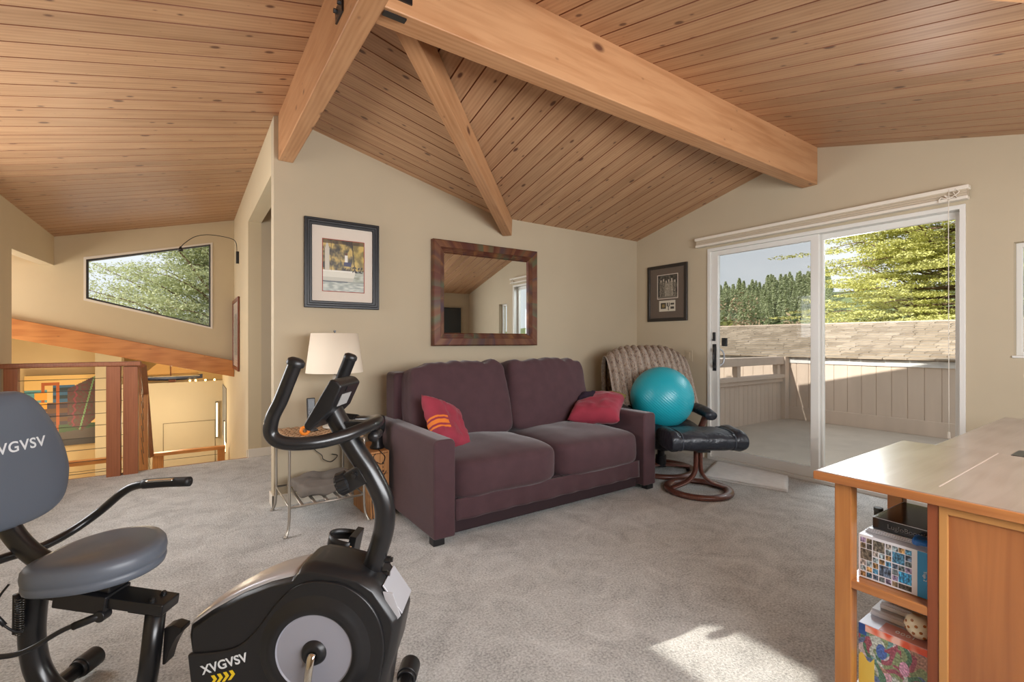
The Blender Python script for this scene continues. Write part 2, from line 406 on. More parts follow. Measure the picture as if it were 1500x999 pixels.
# ceiling planks
def planks(name, O, U, V, wU, lV, clips=(), pw=.138, start=0):
    U, V = Vector(U).normalized(), Vector(V).normalized(); N = U.cross(V)
    if N.z < 0: N = -N
    M = Matrix(((U.x, V.x, N.x, O[0]), (U.y, V.y, N.y, O[1]), (U.z, V.z, N.z, O[2]), (0, 0, 0, 1)))
    bm = B(); n = int(math.ceil(wU/pw))
    prof = []
    for k in range(n):
        x = k*pw; prof += [(x, .009), (x+.002, .009), (x+.0055, 0), (x+pw-.0035, 0), (x+pw-.0008, .009)]
    a = [bm.verts.new((x, 0, z)) for x, z in prof]; b = [bm.verts.new((x, lV, z)) for x, z in prof]
    c1 = bm.verts.new((n*pw, 0, .03)); c2 = bm.verts.new((n*pw, lV, .03)); c3 = bm.verts.new((0, 0, .03)); c4 = bm.verts.new((0, lV, .03))
    for i in range(len(a)-1):
        f = bm.faces.new((a[i], a[i+1], b[i+1], b[i])); f.material_index = 0 if (i % 5) == 2 else 1
    bm.faces.new((c3, c1, c2, c4))
    for p, nn in clips:   # keep side opposite to nn
        bmesh.ops.transform(bm, matrix=M, verts=bm.verts[:])
        bmesh.ops.bisect_plane(bm, geom=bm.verts[:]+bm.edges[:]+bm.faces[:], plane_co=Vector(p), plane_no=Vector(nn), clear_outer=True)
        bmesh.ops.transform(bm, matrix=M.inverted(), verts=bm.verts[:])
    me = bpy.data.meshes.new(name); bm.to_mesh(me); bm.free(); me.materials.append(PINE); me.materials.append(PINEG)
    o = bpy.data.objects.new(name, me); link(o); o.matrix_world = M; o['kind'] = 'structure'; return o

s1, s2, s3, s4 = .247, .249, .265, .25
# P4: slopes down to -x ; boards run along x
planks('ceiling', (.6, -1.0+.138*22, RZ+.002), (0, 1, 0), (-1, 0, -s4), 5.1, 4.0)
planks('ceiling', (.6, -1.0, RZ+.002), (0, 1, 0), (-1, 0, -s4), .138*22-.001, 2.05)
# P1 back: boards run down +x, between valley and wall
planks('ceiling', (.5, 1.75, RZ), (0, 1, 0), (1, 0, -s1), 3.65, 2.2, clips=[((.6, 1.8, 0), (1.807, -1.82, 0))])
# P1 front
planks('ceiling', (.5, -1.0, RZ), (0, 1, 0), (1, 0, -s1), 2.9, 3.3, clips=[((.6, 1.8, 0), (1, 1.073, 0))])
# P2: boards run down +y
planks('ceiling', (.5, 1.8, RZ), (1, 0, 0), (0, 1, -s2), 3.7, 2.0, clips=[((.6, 1.8, 0), (-1.807, 1.82, 0))])
# P3: boards run down -y
planks('ceiling', (.5, 1.8, RZ), (1, 0, 0), (0, -1, -s3), 3.7, 3.0, clips=[((.6, 1.8, 0), (-1, -1.073, 0))])

# roof deck above with overhang, shaped on the left to block and admit sun
ROOF = plain('roofing', (120, 112, 104), .9, nscale=30, nvar=.2)
bm = B()
def slab(pts):
    prism(bm, pts, (0, 0, .12))
g = .06
slab([(.55, 2.03, RZ+g), (.55, 7.4, RZ+g), (-3.6, 7.4, p4(-3.6)+g), (-3.6, 2.03, p4(-3.6)+g)])
slab([(.55, -1.3, RZ+g), (.55, 2.03, RZ+g), (-1.42, 2.03, p4(-1.42)+g), (-1.42, -1.3, p4(-1.42)+g)])
slab([(.55, 1.8, RZ+g), (4.85, 1.8, RZ+g), (4.85, 4.1, p2(4.1)+g), (2.7, 4.1, p2(4.1)+g)])
slab([(.55, 1.8, RZ+g), (4.85, 1.8, RZ+g), (4.85, -1.3, p3(-1.3)+g), (3.9, -1.3, p3(-1.3)+g)])
slab([(.55, 1.8, RZ+g), (2.7, 4.1, p1(2.9)+g), (2.7, 7.4, p1(2.9)+g), (.55, 7.4, RZ+g)])
slab([(.55, 1.8, RZ+g), (.55, -1.3, RZ+g), (3.9, -1.3, p1(3.9)+g)])
struct('ceiling_roof', bm, ROOF)

# ------------------------------------------------------------------ beams
def beam(name, p0, p1_, w, h, mat, label, up=(0, 0, 1)):
    p0, p1_ = Vector(p0), Vector(p1_); d = (p1_-p0); L = d.length; d.normalize()
    s = d.cross(Vector(up)).normalized(); u = s.cross(d)
    bm = B(); box(bm, -w/2, w/2, 0, L, -h, 0)
    o = obj(name, bm, mat, bevel=.006)
    M = Matrix(((s.x, d.x, u.x, p0.x), (s.y, d.y, u.y, p0.y), (s.z, d.z, u.z, p0.z), (0, 0, 0, 1)))
    o.matrix_world = M; tag(o, label, 'beam'); return o
beam('ceiling_beam', (.56, -.79, RZ+.01), (.56, YA-.002, RZ+.01), .096, .34, BEAM, 'thick ridge beam ending above the wall end left of the sailboat picture')
beam('ceiling_beam', (.61, 1.8, RZ+.01), (XB-.002, 1.8, RZ+.01), .118, .325, BEAM, 'long thick ridge beam ending over the sliding glass door')
beam('ceiling_beam', (.62, 1.82, RZ-.015), (2.425, YA-.01, p1(2.425)-.012), .085, .16, BEAM, 'thin diagonal valley beam ending above the copper framed mirror')
beam('ceiling_beam', (.62, 1.66, RZ-.015), (3.25, -.79, p1(3.37)-.008), .085, .135, BEAM, 'short end of a diagonal beam at the top right corner of the picture')
# beam on the stair wall
bm = B(); fillpoly(bm, [(-3.05, 1.762), (XD-.004, .897), (XD-.004, .693), (-3.05, 1.55)], [], lambda x, z: (x, YC-.06, z), (0, .17, 0))
o = obj('stair_beam', bm, wood('stair_fir', (206, 140, 78), (176, 108, 54), rough=.45, axis='X', gs=1, knots=.25, kscale=4), bevel=.004)
tag(o, 'sloping honey coloured beam under the trapezoid window', 'beam')
# black steel joint plates
def plate(loc, rz, label, w=.1, h=.1):
    t_ = thing('beam_bracket', label, 'bracket', loc, rz)
    bm = B(); box(bm, -w/2, w/2, -.004, .004, -h/2, h/2); obj('plate', bm, BLKM, t_)
    for dx in (-.3*w, .3*w):
        bm = B(); cyl(bm, (dx, -.003, .2*h), (dx, -.016, .2*h), .009, 6); obj('bolt', bm, BLKM, t_)
    return t_
plate((.665, 1.737, 2.53), 0, 'black steel plate at the joint on the long right ridge beam', .11, .14)
plate((.508, 1.985, 2.50), -PI/2, 'black steel bracket on the left face of the left ridge beam', .10, .06)
bm = B(); box(bm, .61, .70, 1.742, 1.768, 2.397, 2.404); tag(obj('beam_seat_plate', bm, BLKM), 'flat black steel plate under the near end of the long right ridge beam', 'bracket')

# ------------------------------------------------------------------ baseboards
bm = B(); box(bm, XD-.012, XB, YA-.012, YA, 0, .085); struct('baseboard_back', bm, WHITEP, bevel=.003)
bm = B(); box(bm, XD-.012, XD, YA-.012, YA+.13, 0, .085); struct('baseboard_corner', bm, WHITEP, bevel=.003)
bm = B(); box(bm, XB-.012, XB, 2.76, YA, 0, .085); box(bm, XB-.012, XB, -.8, .84, 0, .085); struct('baseboard_right', bm, WHITEP, bevel=.003)
bm = B(); box(bm, XD-.01, XD, 5.33, 5.34, 0, .07); box(bm, XD, 2.4, 5.288, 5.30, 0, .085); struct('baseboard_hall', bm, WHITEP, bevel=.003)

# ------------------------------------------------------------------ sliding door (wall X = 4.2)
d = bpy.data.objects.new('door_1', None); link(d); d.location = (XB, 1.79, 0); d['kind'] = 'structure'
def dpart(name, bm, mat, parent=d, **k):
    bmesh.ops.translate(bm, verts=bm.verts[:], vec=(-XB, -1.79, 0)); return obj(name, bm, mat, parent, **k)
bm = B(); rectframe(bm, .86, 2.72, 0.0, 2.05, (.03, .03, .03, .03), XB-.012, XB+.12); dpart('door_frame', bm, VINYL, bevel=.003)
bm = B(); rectframe(bm, 1.74, 2.69, .03, 2.02, (.062, .068, .085, .045), XB+.012, XB+.05); p = dpart('sliding_panel', bm, VINYL, bevel=.004)
bm = B(); box(bm, XB+.03, XB+.034, 1.80, 2.625, .11, 1.98); dpart('glass_pane', bm, GLASS)
bm = B(); rectframe(bm, .89, 1.775, .03, 2.02, (.035, .05, .05, .045), XB+.058, XB+.095); dpart('fixed_panel', bm, VINYL, bevel=.004)
bm = B(); box(bm, XB+.074, XB+.078, .925, 1.725, .075, 1.975); dpart('glass_pane', bm, GLASS)
# insect screen behind the sliding panel
bm = B(); box(bm, XB+.10, XB+.101, 1.78, 2.66, .05, 2.0); dpart('insect_screen', bm, SCREEN)
bm = B(); rectframe(bm, 1.75, 2.685, .035, 2.015, .022, XB+.098, XB+.112); dpart('screen_frame', bm, plain('grey_alu', (150, 150, 146), .4, metal=.4))
bm = B(); box(bm, XB+.04, XB+.2, .86, 2.72, -.03, .02); dpart('sill_track', bm, plain('track_alu', (96, 92, 86), .4, metal=.6))
for y in (2.60, 1.90): pass
def handle_bm(x, y, z):
    bm = B(); box(bm, x-.008, x, y-.02, y+.02, z-.13, z+.13); return bm
dpart('lock_plate', handle_bm(XB+.012, 2.655, .99), BLK, bevel=.004)
bm = B(); tube(bm, [(XB+.006, 2.65, .89), (XB-.045, 2.63, .93), (XB-.055, 2.625, .99), (XB-.045, 2.63, 1.05), (XB+.006, 2.65, 1.09)], .009); dpart('door_handle', bm, BLK, smooth=True)
bm = B(); box(bm, XB+.0, XB+.012, 2.645, 2.67, 1.15, 1.235); box(bm, XB-.012, XB+.004, 2.655, 2.668, 1.15, 1.17); dpart('latch', bm, BLK, bevel=.003)
bm = B(); box(bm, XB+.036, XB+.06, 2.55, 2.60, 1.10, 1.18); dpart('lock_box', bm, BLK, bevel=.004)
bm = B(); tube(bm, [(XB+.05, 2.66, .89), (XB+.10, 2.62, .94), (XB+.10, 2.62, 1.04), (XB+.05, 2.66, 1.09)], .008); dpart('door_handle', bm, SILV, smooth=True)

# shade headrail with cord
sh = thing('cellular_shade', 'raised cream shade headrail with looped cords above the sliding glass door', 'window shade', (XB-.03, 1.83, 2.10))
bm = B(); box(bm, -.035, .028, -.995, .995, .035, .062); obj('headrail', bm, WHITEP, sh, bevel=.004)
bm = B()
for k in range(5): box(bm, -.026+(k % 2)*.004, .02, -.985, .985, -.004+k*.008, .003+k*.008)
obj('folded_shade', bm, plain('shade_cloth', (196, 182, 160), .8), sh)
bm = B(); box(bm, -.032, .026, -.99, .99, -.028, -.006); obj('bottom_rail', bm, WHITEP, sh, bevel=.004)
bm = B()
tube(bm, [(-.035, -.90, .045), (-.04, -.90, -.3), (-.04, -.902, -1.55)], .0022, 6)
tube(bm, [(-.035, -.93, .045), (-.038, -.95, .02), (-.04, -.90, -.01), (-.042, -.86, 0), (-.04, -.85, -.03)], .003, 6)
tube(bm, [(-.035, -.92, .03), (-.04, -.94, -.02), (-.042, -.88, .012), (-.04, -.91, -.02)], .003, 6)
obj('cord', bm, WHITEP, sh, smooth=True)
bm = B(); cyl(bm, (-.04, -.902, -1.55), (-.04, -.902, -1.59), .006, 10, .009); obj('cord_tassel', bm, WHITEP, sh)
w_ = B(); tube(w_, [(XB-.02, .90, .48), (XB-.03, .905, .22)], .004, 8, smooth=False)
tag(obj('cord_cleat', w_, WHITEP), 'short white plastic cord tensioner at the right jamb of the sliding door', 'cord tensioner')

# window right of the door
w2 = bpy.data.objects.new('window_2', None); link(w2); w2['kind'] = 'structure'; w2.location = (XB, 0, 0)
bm = B(); rectframe(bm, .38, .643, 1.055, 1.759, .028, .06, .10); obj('window_frame', bm, VINYL, w2, bevel=.003)
bm = B(); box(bm, .08, .084, .40, .62, 1.075, 1.735); obj('window_pane', bm, GLASS, w2)
bm = B(); box(bm, -.012, .06, .37, .65, 1.045, 1.06); obj('window_sill', bm, VINYL, w2, bevel=.003)
# trapezoid window
w1 = bpy.data.objects.new('window_1', None); link(w1); w1['kind'] = 'structure'; w1.location = (0, YC, 0)
tr = [(-.947, 1.618), (.236, 1.317), (.236, 2.373), (-.947, 2.067)]
def inset(t_, k):
    cx = sum(a for a, b in t_)/4; cy = sum(b for a, b in t_)/4
    return [(a-k*(1 if a > cx else -1), b-k*(1 if b > cy else -1)*1.1) for a, b in t_]
bm = B(); fillpoly(bm, tr, [inset(tr, .022)], lambda x, z: (x, .012, z), (0, .05, 0)); obj('window_frame', bm, plain('bronze_frame', (46, 42, 40), .4), w1)
bm = B(); fillpoly(bm, inset(tr, -.014), [inset(tr, .006)], lambda x, z: (x, -.006, z), (0, .02, 0)); obj('window_casing', bm, WHITEP, w1)
bm = B(); fillpoly(bm, inset(tr, .014), [], lambda x, z: (x, .07, z), (0, .004, 0)); obj('window_pane', bm, GLASS, w1)
# unseen windows behind the viewer; the larger ones are added for fill light
w3 = bpy.data.objects.new('fill_window_3', None); link(w3); w3['kind'] = 'structure'; w3.location = (0, -.8, 0)
bm = B(); fillpoly(bm, [(.2, .9), (3.0, .9), (3.0, 1.85), (.2, 1.85)], [[(.24, .94), (1.58, .94), (1.58, 1.81), (.24, 1.81)], [(1.62, .94), (2.96, .94), (2.96, 1.81), (1.62, 1.81)]], lambda x, z: (x, -.08, z), (0, .04, 0)); obj('window_frame', bm, VINYL, w3)
w4 = bpy.data.objects.new('fill_window_4', None); link(w4); w4['kind'] = 'structure'; w4.location = (-1.2, 0, 0)
bm = B(); rectframe(bm, 2.6, 4.6, .95, 2.1, .04, -.08, -.04); obj('window_frame', bm, VINYL, w4)
w5 = bpy.data.objects.new('window_5', None); link(w5); w5['kind'] = 'structure'; w5.location = (-1.2, 0, 0)
bm = B(); rectframe(bm, 1.14, 1.68, 1.55, 1.89, .03, -.12, -.08); obj('window_frame', bm, VINYL, w5)

# ------------------------------------------------------------------ pictures
PRINT = attr_mat('printed_paper', .35); CARD = attr_mat('printed_card', .5)
def nz(u, v, s=1, o=0): return noise.noise(Vector((u*s, v*s, o)))
def mixc(a, b, t):
    t = max(0, min(1, t)); return tuple(a[i]+(b[i]-a[i])*t for i in range(3))
def sail(u, v):
    # v up
    c = mixc((70, 66, 54), (206, 178, 104), .5+1.6*nz(u, v, 7, 3)+.5*nz(u, v, 22, 8))
    if u > .72: c = mixc(c, (214, 184, 84), .45)
    if v < .42 and (u > .62+.3*(v-.2)): c = mixc((148, 152, 132), (196, 200, 186), .5+nz(u, v*3, 9))
    hull_r = .80 - .35*(.42-v)
    if .20 < v < .40 and u < hull_r: c = mixc((226, 222, 206), (200, 196, 180), (v < .27))
    if .385 < v < .41 and u < .84: c = (240, 236, 224)
    if .17 < v <= .20: c = (96, 102, 104) if u < .6 else (150, 156, 146)
    if v <= .17: c = mixc((150, 158, 150), (204, 208, 196), .5+1.2*nz(u, v*4, 8, 5))
    if .05 < u < .16 and .40 < v < .98-(abs(u-.1)*3): c = (206, 198, 180)
    if abs(u-(.70+.12*(1-v))) < .012 and v > .40: c = (52, 46, 40)
    if abs(u-.20) < .006 and .4 < v: c = (80, 70, 60)
    if .52 < u < .60 and .58 < v < .72: c = (236, 232, 224)       # sitting sailor, shirt
    if .53 < u < .585 and .72 <= v < .76: c = (110, 70, 52)
    if .50 < u < .68 and .50 < v <= .58: c = (52, 56, 96)
    if .48 < u < .66 and .42 < v < .46 and nz(u, v, 30) > -.1: c = (60, 50, 44)
    if u > .72 and .38 < v < .5 and nz(u, v, 26) > 0: c = (44, 40, 38)
    if v > .93: c = mixc(c, (60, 44, 34), .6)
    return c
def framed(name, label, O, ux, W, H, fw, fd, fmat, matw, matmat, fn, nx, ny, prof2=True, extra=None, glassm=None, cat='picture'):
    """O: lower-left corner on the wall; ux: unit vector along width; normal = towards the room"""
    ux = Vector(ux); nrm = ux.cross(Vector((0, 0, 1)))   # towards viewer
    t_ = thing(name, label, cat, O)
    mp = lambda d: (lambda a, b: tuple(ux*a + nrm*d + Vector((0, 0, b))))
    bm = B(); fillpoly(bm, [(0, 0), (W, 0), (W, H), (0, H)], [[(fw, fw), (W-fw, fw), (W-fw, H-fw), (fw, H-fw)]], mp(.003), nrm*fd)
    obj('frame', bm, fmat, t_, bevel=.005)
    if prof2:
        a = fw*.30; bm = B(); fillpoly(bm, [(a, a), (W-a, a), (W-a, H-a), (a, H-a)], [[(fw*.68, fw*.68), (W-fw*.68, fw*.68), (W-fw*.68, H-fw*.68), (fw*.68, H-fw*.68)]], mp(.003+fd-.004), nrm*.012)
        obj('frame_moulding', bm, fmat, t_, bevel=.005)
    bm = B(); fillpoly(bm, [(fw*.7, fw*.7), (W-fw*.7, fw*.7), (W-fw*.7, H-fw*.7), (fw*.7, H-fw*.7)], [], mp(.004), nrm*.008); obj('mat_board', bm, matmat, t_)
    M = Matrix((( ux.x, 0, nrm.x, 0), (ux.y, 0, nrm.y, 0), (0, 1, 0, 0), (0, 0, 0, 1)))
    if fn:
        l, r_, b, tp = matw
        raster('print', Matrix.Translation(nrm*.0135+ux*l+Vector((0, 0, b))) @ M, W-l-r_, H-b-tp, nx, ny, fn, PRINT, t_)
    if extra: extra(t_, M, nrm, ux)
    if glassm:
        bm = B(); fillpoly(bm, [(fw*.8, fw*.8), (W-fw*.8, fw*.8), (W-fw*.8, H-fw*.8), (fw*.8, H-fw*.8)], [], mp(.016), nrm*.002); obj('glass', bm, glassm, t_)
    return t_
REDLINE = plain('red_mat_line', (160, 60, 44), .7)
def redline(t_, M, nrm, ux):
    bm = B(); W, H = .54, .65
    fillpoly(bm, [(.122, .122), (W-.112, .122), (W-.112, H-.142), (.122, H-.142)], [[(.127, .127), (W-.117, .127), (W-.117, H-.147), (.127, H-.147)]], lambda a, b: tuple(ux*a+nrm*.0125+Vector((0, 0, b))), nrm*.0015)
    obj('inner_mat', bm, REDLINE, t_)
BLUEBLK = plain('blue_black_lacquer', (17, 19, 23), .42)
MATW = plain('cream_mat', (232, 220, 206), .8)
framed('framed_picture', 'black framed sailboat picture with a white mat above the lamp', (.677, YA, 1.39), (1, 0, 0), .54, .65, .052, .022, BLUEBLK, (.127, .117, .127, .147), MATW, sail, 84, 110, extra=redline, glassm=PGLASS)

def group_photo(u, v):
    g = 70+60*nz(u, v, 9, 2)
    for k, cx in enumerate((.16, .30, .43, .57, .72, .87)):
        top = .80+.05*math.sin(k*2.1)
        if abs(u-cx) < .035 and top-.10 < v < top: return (200, 192, 176)
        if abs(u-cx) < .065 and .08 < v <= top-.10: g = 120+60*nz(u, v, 18, 5+k) + (40 if k in (2, 3, 4) else 0)
    if v < .08: g = 120
    return (g*1.02, g*.96, g*.86)
def sm_extra(t_, M, nrm, ux):
    T = lambda a, b, dd=.0145: Matrix.Translation(nrm*dd+ux*a+Vector((0, 0, b))) @ M
    bm = B(); fillpoly(bm, [(.13, .238), (.392, .238), (.392, .498), (.13, .498)], [[(.137, .245), (.385, .245), (.385, .491), (.137, .491)]], lambda a, b: tuple(ux*a+nrm*.013+Vector((0, 0, b))), nrm*.002)
    obj('inner_mat', bm, MATW, t_)
    def card(u, v):
        if .10 < u < .42 and .25 < v < .78: return (150, 128, 80) if (abs(u-.26) < .08 and abs(v-.52) < .14) else (60, 54, 40)
        if .48 < u < .66 and ((abs(v-.62) < .16 and abs(abs(u-.57)-.06) < .03) or (abs(u-.57) < .03 and .1 < v < .5)): return (70, 66, 60)
        if .70 < u < .93 and (.58 < v < .74 or .22 < v < .42): return (70, 66, 58)
        return (226, 218, 200)
    raster('print', T(.155, .105), .205, .115, 40, 24, card, PRINT, t_)
framed('framed_picture', 'narrow black framed old group photograph beside the sliding door', (XB, 3.444, 1.36), (0, -1, 0), .502, .60, .035, .02, plain('dark_frame', (40, 34, 30), .35), (.137, .117, .245, .109), plain('taupe_mat', (112, 98, 86), .85), group_photo, 60, 50, prof2=False, extra=sm_extra, glassm=PGLASS)
framed('framed_picture', 'brown framed picture on the narrow wall beside the hallway opening', (XD, 7.0, .80), (0, -1, 0), .80, .86, .045, .02, plain('brown_frame', (120, 62, 34), .35), (.18, .18, .18, .18), MATW, lambda u, v: mixc((150, 150, 150), (214, 210, 200), .5+nz(u, v, 5)), 20, 20, prof2=False, glassm=PGLASS)

# copper mirror
def patina(u, v, s):
    c = mixc((104, 56, 42), (132, 88, 60), .5+1.4*nz(u, v, 14, s))
    c = mixc(c, (100, 112, 84), 2.0*(nz(u, v, 9, s+4)-.12)); c = mixc(c, (84, 60, 72), 1.5*(nz(u, v, 11, s+9)-.15))
    c = mixc(c, (158, 108, 66), 1.5*(nz(u, v, 18, s+20)-.2)); return tuple(q*.86 for q in c)
mir = thing('wall_mirror', 'large mirror in a wide patinated copper frame above the sofa', 'mirror', (1.66, YA-.004, 1.11), math.radians(-1.2))
MW, MH = 1.06, .885
COPM = attr_mat('copper_patina', .35); COPM.node_tree.nodes['Principled BSDF'].inputs['Metallic'].default_value = .3
bm = B()
# stepped frame profile: (inset, depth)
steps = [(0, 0), (0, .045), (.008, .052), (.062, .052), (.068, .046), (.072, .046), (.078, .040), (.084, .040), (.090, .034), (.096, .034), (.102, .024), (.112, .018), (.112, 0)]
cols = []
def ring(i, dd): return [(i, -dd, i), (MW-i, -dd, i), (MW-i, -dd, MH-i), (i, -dd, MH-i)]
cl = bm.loops.layers.float_color.new('print')
for (a, b) in zip(steps, steps[1:]):
    A_, C_ = ring(*a), ring(*b)
    for k in range(4):
        k2 = (k+1) % 4; N = 66
        for q in range(N):
            t0, t1 = q/N, (q+1)/N
            P = [Vector(A_[k]).lerp(Vector(A_[k2]), t0), Vector(A_[k]).lerp(Vector(A_[k2]), t1), Vector(C_[k]).lerp(Vector(C_[k2]), t1), Vector(C_[k]).lerp(Vector(C_[k2]), t0)]
            f = bm.faces.new([bm.verts.new(p) for p in P])
            tile = int(t0*(9 if k % 2 == 0 else 7)); cc = lin(patina(P[0].x, P[0].z, tile*3.1+k*11))
            for lp in f.loops: lp[cl] = cc
bmesh.ops.remove_doubles(bm, verts=bm.verts[:], dist=.0001)
o = obj('frame', bm, COPM, mir)
bm = B(); box(bm, .10, MW-.10, -.020, -.012, .10, MH-.10); obj('mirror_glass', bm, MIRR, mir, bevel=.006, seg=1)
bm = B(); box(bm, .02, MW-.02, -.010, .004, .02, MH-.02); obj('backing', bm, DWOOD, mir)

# arc lamp on the stair wall
al = thing('arc_wall_lamp', 'thin black arching wall lamp reaching in front of the trapezoid window', 'lamp', (XD, 6.32, 2.05))
bm = B(); box(bm, -.03, 0, -.018, .018, .0, .14); obj('wall_bracket', bm, BLKM, al, bevel=.004)
bm = B(); tube(bm, [(-.02, 0, .12), (-.03, 0, .24), (-.09, 0, .285), (-.28, 0, .30), (-.42, -.02, .26), (-.52, -.04, .17), (-.555, -.05, .12)], .0038, 8); obj('arm', bm, BLKM, al, smooth=True)
bm = B(); lathe(bm, [(.006, 0), (.022, -.03), (.026, -.05), (.02, -.045), (.004, -.008)], 16, Matrix.Translation((-.555, -.05, .13))); obj('lamp_shade', bm, BLKM, al, smooth=True)

# light switch by the chair
sw = thing('light_switch', 'beige light switch plate on the wall just left of the sliding door', 'switch', (XB, 2.93, 1.0))
bm = B(); box(bm, -.006, 0, -.04, .04, -.06, .06); obj('plate', bm, WALL, sw, bevel=.003)
bm = B(); box(bm, -.010, -.006, -.016, .016, -.033, .033); obj('rocker', bm, WALL, sw, bevel=.002)

# tv behind the viewer (in the mirror)
tv = thing('television', 'dark flat screen reflected in the copper framed mirror', 'television', (3.72, -.80, 1.30))
bm = B(); box(bm, -.45, .28, 0, .05, -.32, .45); obj('housing', bm, BLK, tv, bevel=.006)
bm = B(); box(bm, -.44, .27, .05, .052, -.31, .44); obj('screen', bm, plain('screen_black', (22, 28, 38), .15), tv)

# ------------------------------------------------------------------ sofa
sofa = thing('sofa', 'plum brown two seat fabric sofa against the beige wall under the mirror', 'sofa', (2.06, 2.41, 0))
def S(bm): return bm
# local: x -0.94..0.94, y 0..1.0
def sofa_arm(x0, x1):
    bm = B(); n = 8; h = .597; w = x1-x0; r = .035
    prof = [(x0, .04), (x0, h-r)] + [(x0+r-r*math.cos(a), h-r+r*math.sin(a)) for a in [PI/2*k/5 for k in range(1, 6)]] + [(x1-r+r*math.sin(a), h-r+r*math.cos(a)) for a in [PI/2*k/5 for k in range(0, 5)]] + [(x1, h-r), (x1, .04)]
    prism(bm, [(x, -.02, z) for x, z in prof], (0, 1.02, 0)); return bm
obj('armrest', sofa_arm(-.94, -.805), SOFA, sofa, bevel=.014)
obj('armrest', sofa_arm(.805, .94), SOFA, sofa, bevel=.014)
bm = B(); box(bm, -.86, .86, .80, .99, .06, .925); obj('back_frame', bm, SOFA, sofa, bevel=.03, seg=4)
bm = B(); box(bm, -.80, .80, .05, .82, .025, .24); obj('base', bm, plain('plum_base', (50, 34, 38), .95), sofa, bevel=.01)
# hanging front flap
bm = B(); N = 60
for j in range(9):
    for i in range(N+1):
        x = -.79+1.575*i/N; z = .235-.125*j/8
        y = .005+.006*math.sin(i*.9+.8*math.sin(i*.35))*j/8 - .004*j/8*math.sin(i*.31)
        bm.verts.new((x, y+.018, z))
bm.verts.ensure_lookup_table()
for j in range(8):
    for i in range(N):
        a = j*(N+1)+i; bm.faces.new([bm.verts[a], bm.verts[a+1], bm.verts[a+N+2], bm.verts[a+N+1]])
o = obj('front_flap', bm, SOFA, sofa, smooth=True); s_ = o.modifiers.new('sol', 'SOLIDIFY'); s_.thickness = .012
for i, cx in enumerate((-.4, .405)):
    bm = B(); rbox(bm, .405, .40, .125, e=.30, n=18, M=Matrix.Translation((cx, .395, .335)), bulge=(0, .02, .035), wr=.010, wf=3.4, seed=i*9+2)
    obj('seat_cushion', bm, SOFA, sofa, smooth=True)
    # welt line along the front
    M = Matrix.Translation((cx+(.0 if i else -.005), .715, .695)) @ Matrix.Rotation(math.radians(-13), 4, 'X') @ Matrix.Rotation(math.radians(2 if i else -1.5), 4, 'Y')
    bt = B(); rbox(bt, .405, .13, .28, e=.26, n=26, M=None, bulge=(0, .035, .02))
    for v in bt.verts:
        x, y, z = v.co
        tz = max(0, z/.275)
        fold = abs(noise.noise(Vector((x*9+z*3+i*5, z*1.6-x*2, i*3.3))))**.6
        v.co.y += -.030*(.5-fold)*tz**1.5*(1 if y < 0 else .3)
        v.co.z += .030*noise.noise(Vector((x*11, i*7.7, 2)))*max(0, tz)**3
        v.co.z += .014*noise.noise(Vector((x*7, i*5.3, 0)))*max(0, tz) + (.02*(abs(x)/.4)**3 if z > 0 else 0)
        v.co += Vector((x, y, z)).normalized()*.008*noise.fractal(Vector((x*6, y*6, z*6+i*7)), 1, 2, 3)
        v.co.x += .02*max(0, z/.275)*(-x/.4)*.8
    for v in bt.verts: v.co = M @ v.co
    obj('back_cushion', bt, SOFA, sofa, smooth=True)
for x in (-.90, .90):
    for y in (.03, .93):
        bm = B(); box(bm, x-.035, x+.035, y-.03, y+.03, 0, .045); obj('foot', bm, BLK, sofa, bevel=.004)

# throw pillows
ORNG = plain('orange_stripe_fabric', (222, 120, 40), .8); NAVY = plain('navy_patch_fabric', (44, 30, 52), .85); OLIV = plain('olive_patch_fabric', (120, 104, 50), .85)
def pillow(name, label, loc, rot, size, th, region, seed):
    bm = B(); n = 26; g = {}
    for s in (1, -1):
        for j in range(n+1):
            for i in range(n+1):
                u, v = 2*i/n-1, 2*j/n-1
                if s == -1 and (i in (0, n) or j in (0, n)): g[(s, i, j)] = g[(1, i, j)]; continue
                pin = 1-.10*(1-abs(u)**2)*abs(v)**3; pin2 = 1-.10*(1-abs(v)**2)*abs(u)**3
                h = th*((1-u**4)*(1-v**4))**.55
                p = Vector((u*size*pin2, v*size*pin, s*h))
                p += Vector((0, 0, s))*(.016*noise.fractal(Vector((u*2.2+seed, v*2.2, s)), 1, 2, 3))*(1-max(abs(u), abs(v))**6)
                rr = max(abs(u), abs(v))
                p += Vector((0, 0, s))*.006*math.sin(14*math.atan2(v, u))*rr**3*(1-rr**8)
                g[(s, i, j)] = bm.verts.new(p)
        for j in range(n):
            for i in range(n):
                q = [g[(s, i, j)], g[(s, i+1, j)], g[(s, i+1, j+1)], g[(s, i, j+1)]]
                f = bm.faces.new(q if s == 1 else q[::-1]); f.material_index = region(2*(i+.5)/n-1, 2*(j+.5)/n-1, s)
    o = obj(name, bm, [PILM, ORNG, NAVY, OLIV], None, smooth=True)
    n_ = Vector(rot[:3]).normalized(); xa = Vector((0, 0, 1)).cross(n_).normalized(); ya = n_.cross(xa)
    c_, s_ = math.cos(rot[3]), math.sin(rot[3]); xr = xa*c_+ya*s_; yr = n_.cross(xr)
    o.matrix_world = Matrix(((xr.x, yr.x, n_.x, loc[0]), (xr.y, yr.y, n_.y, loc[1]), (xr.z, yr.z, n_.z, loc[2]), (0, 0, 0, 1)))
    return tag(o, label, 'pillow')
def reg1(u, v, s):
    if u < -.42 and -.35 < v < .1 and int((v+2)*9) % 2 == 0: return 1
    if .20 < u < .24: return 2
    return 0
def reg2(u, v, s):
    if u < -.15 and v > .1: return 2
    if u >= -.15 and v > .72: return 3
    return 0
R = math.radians
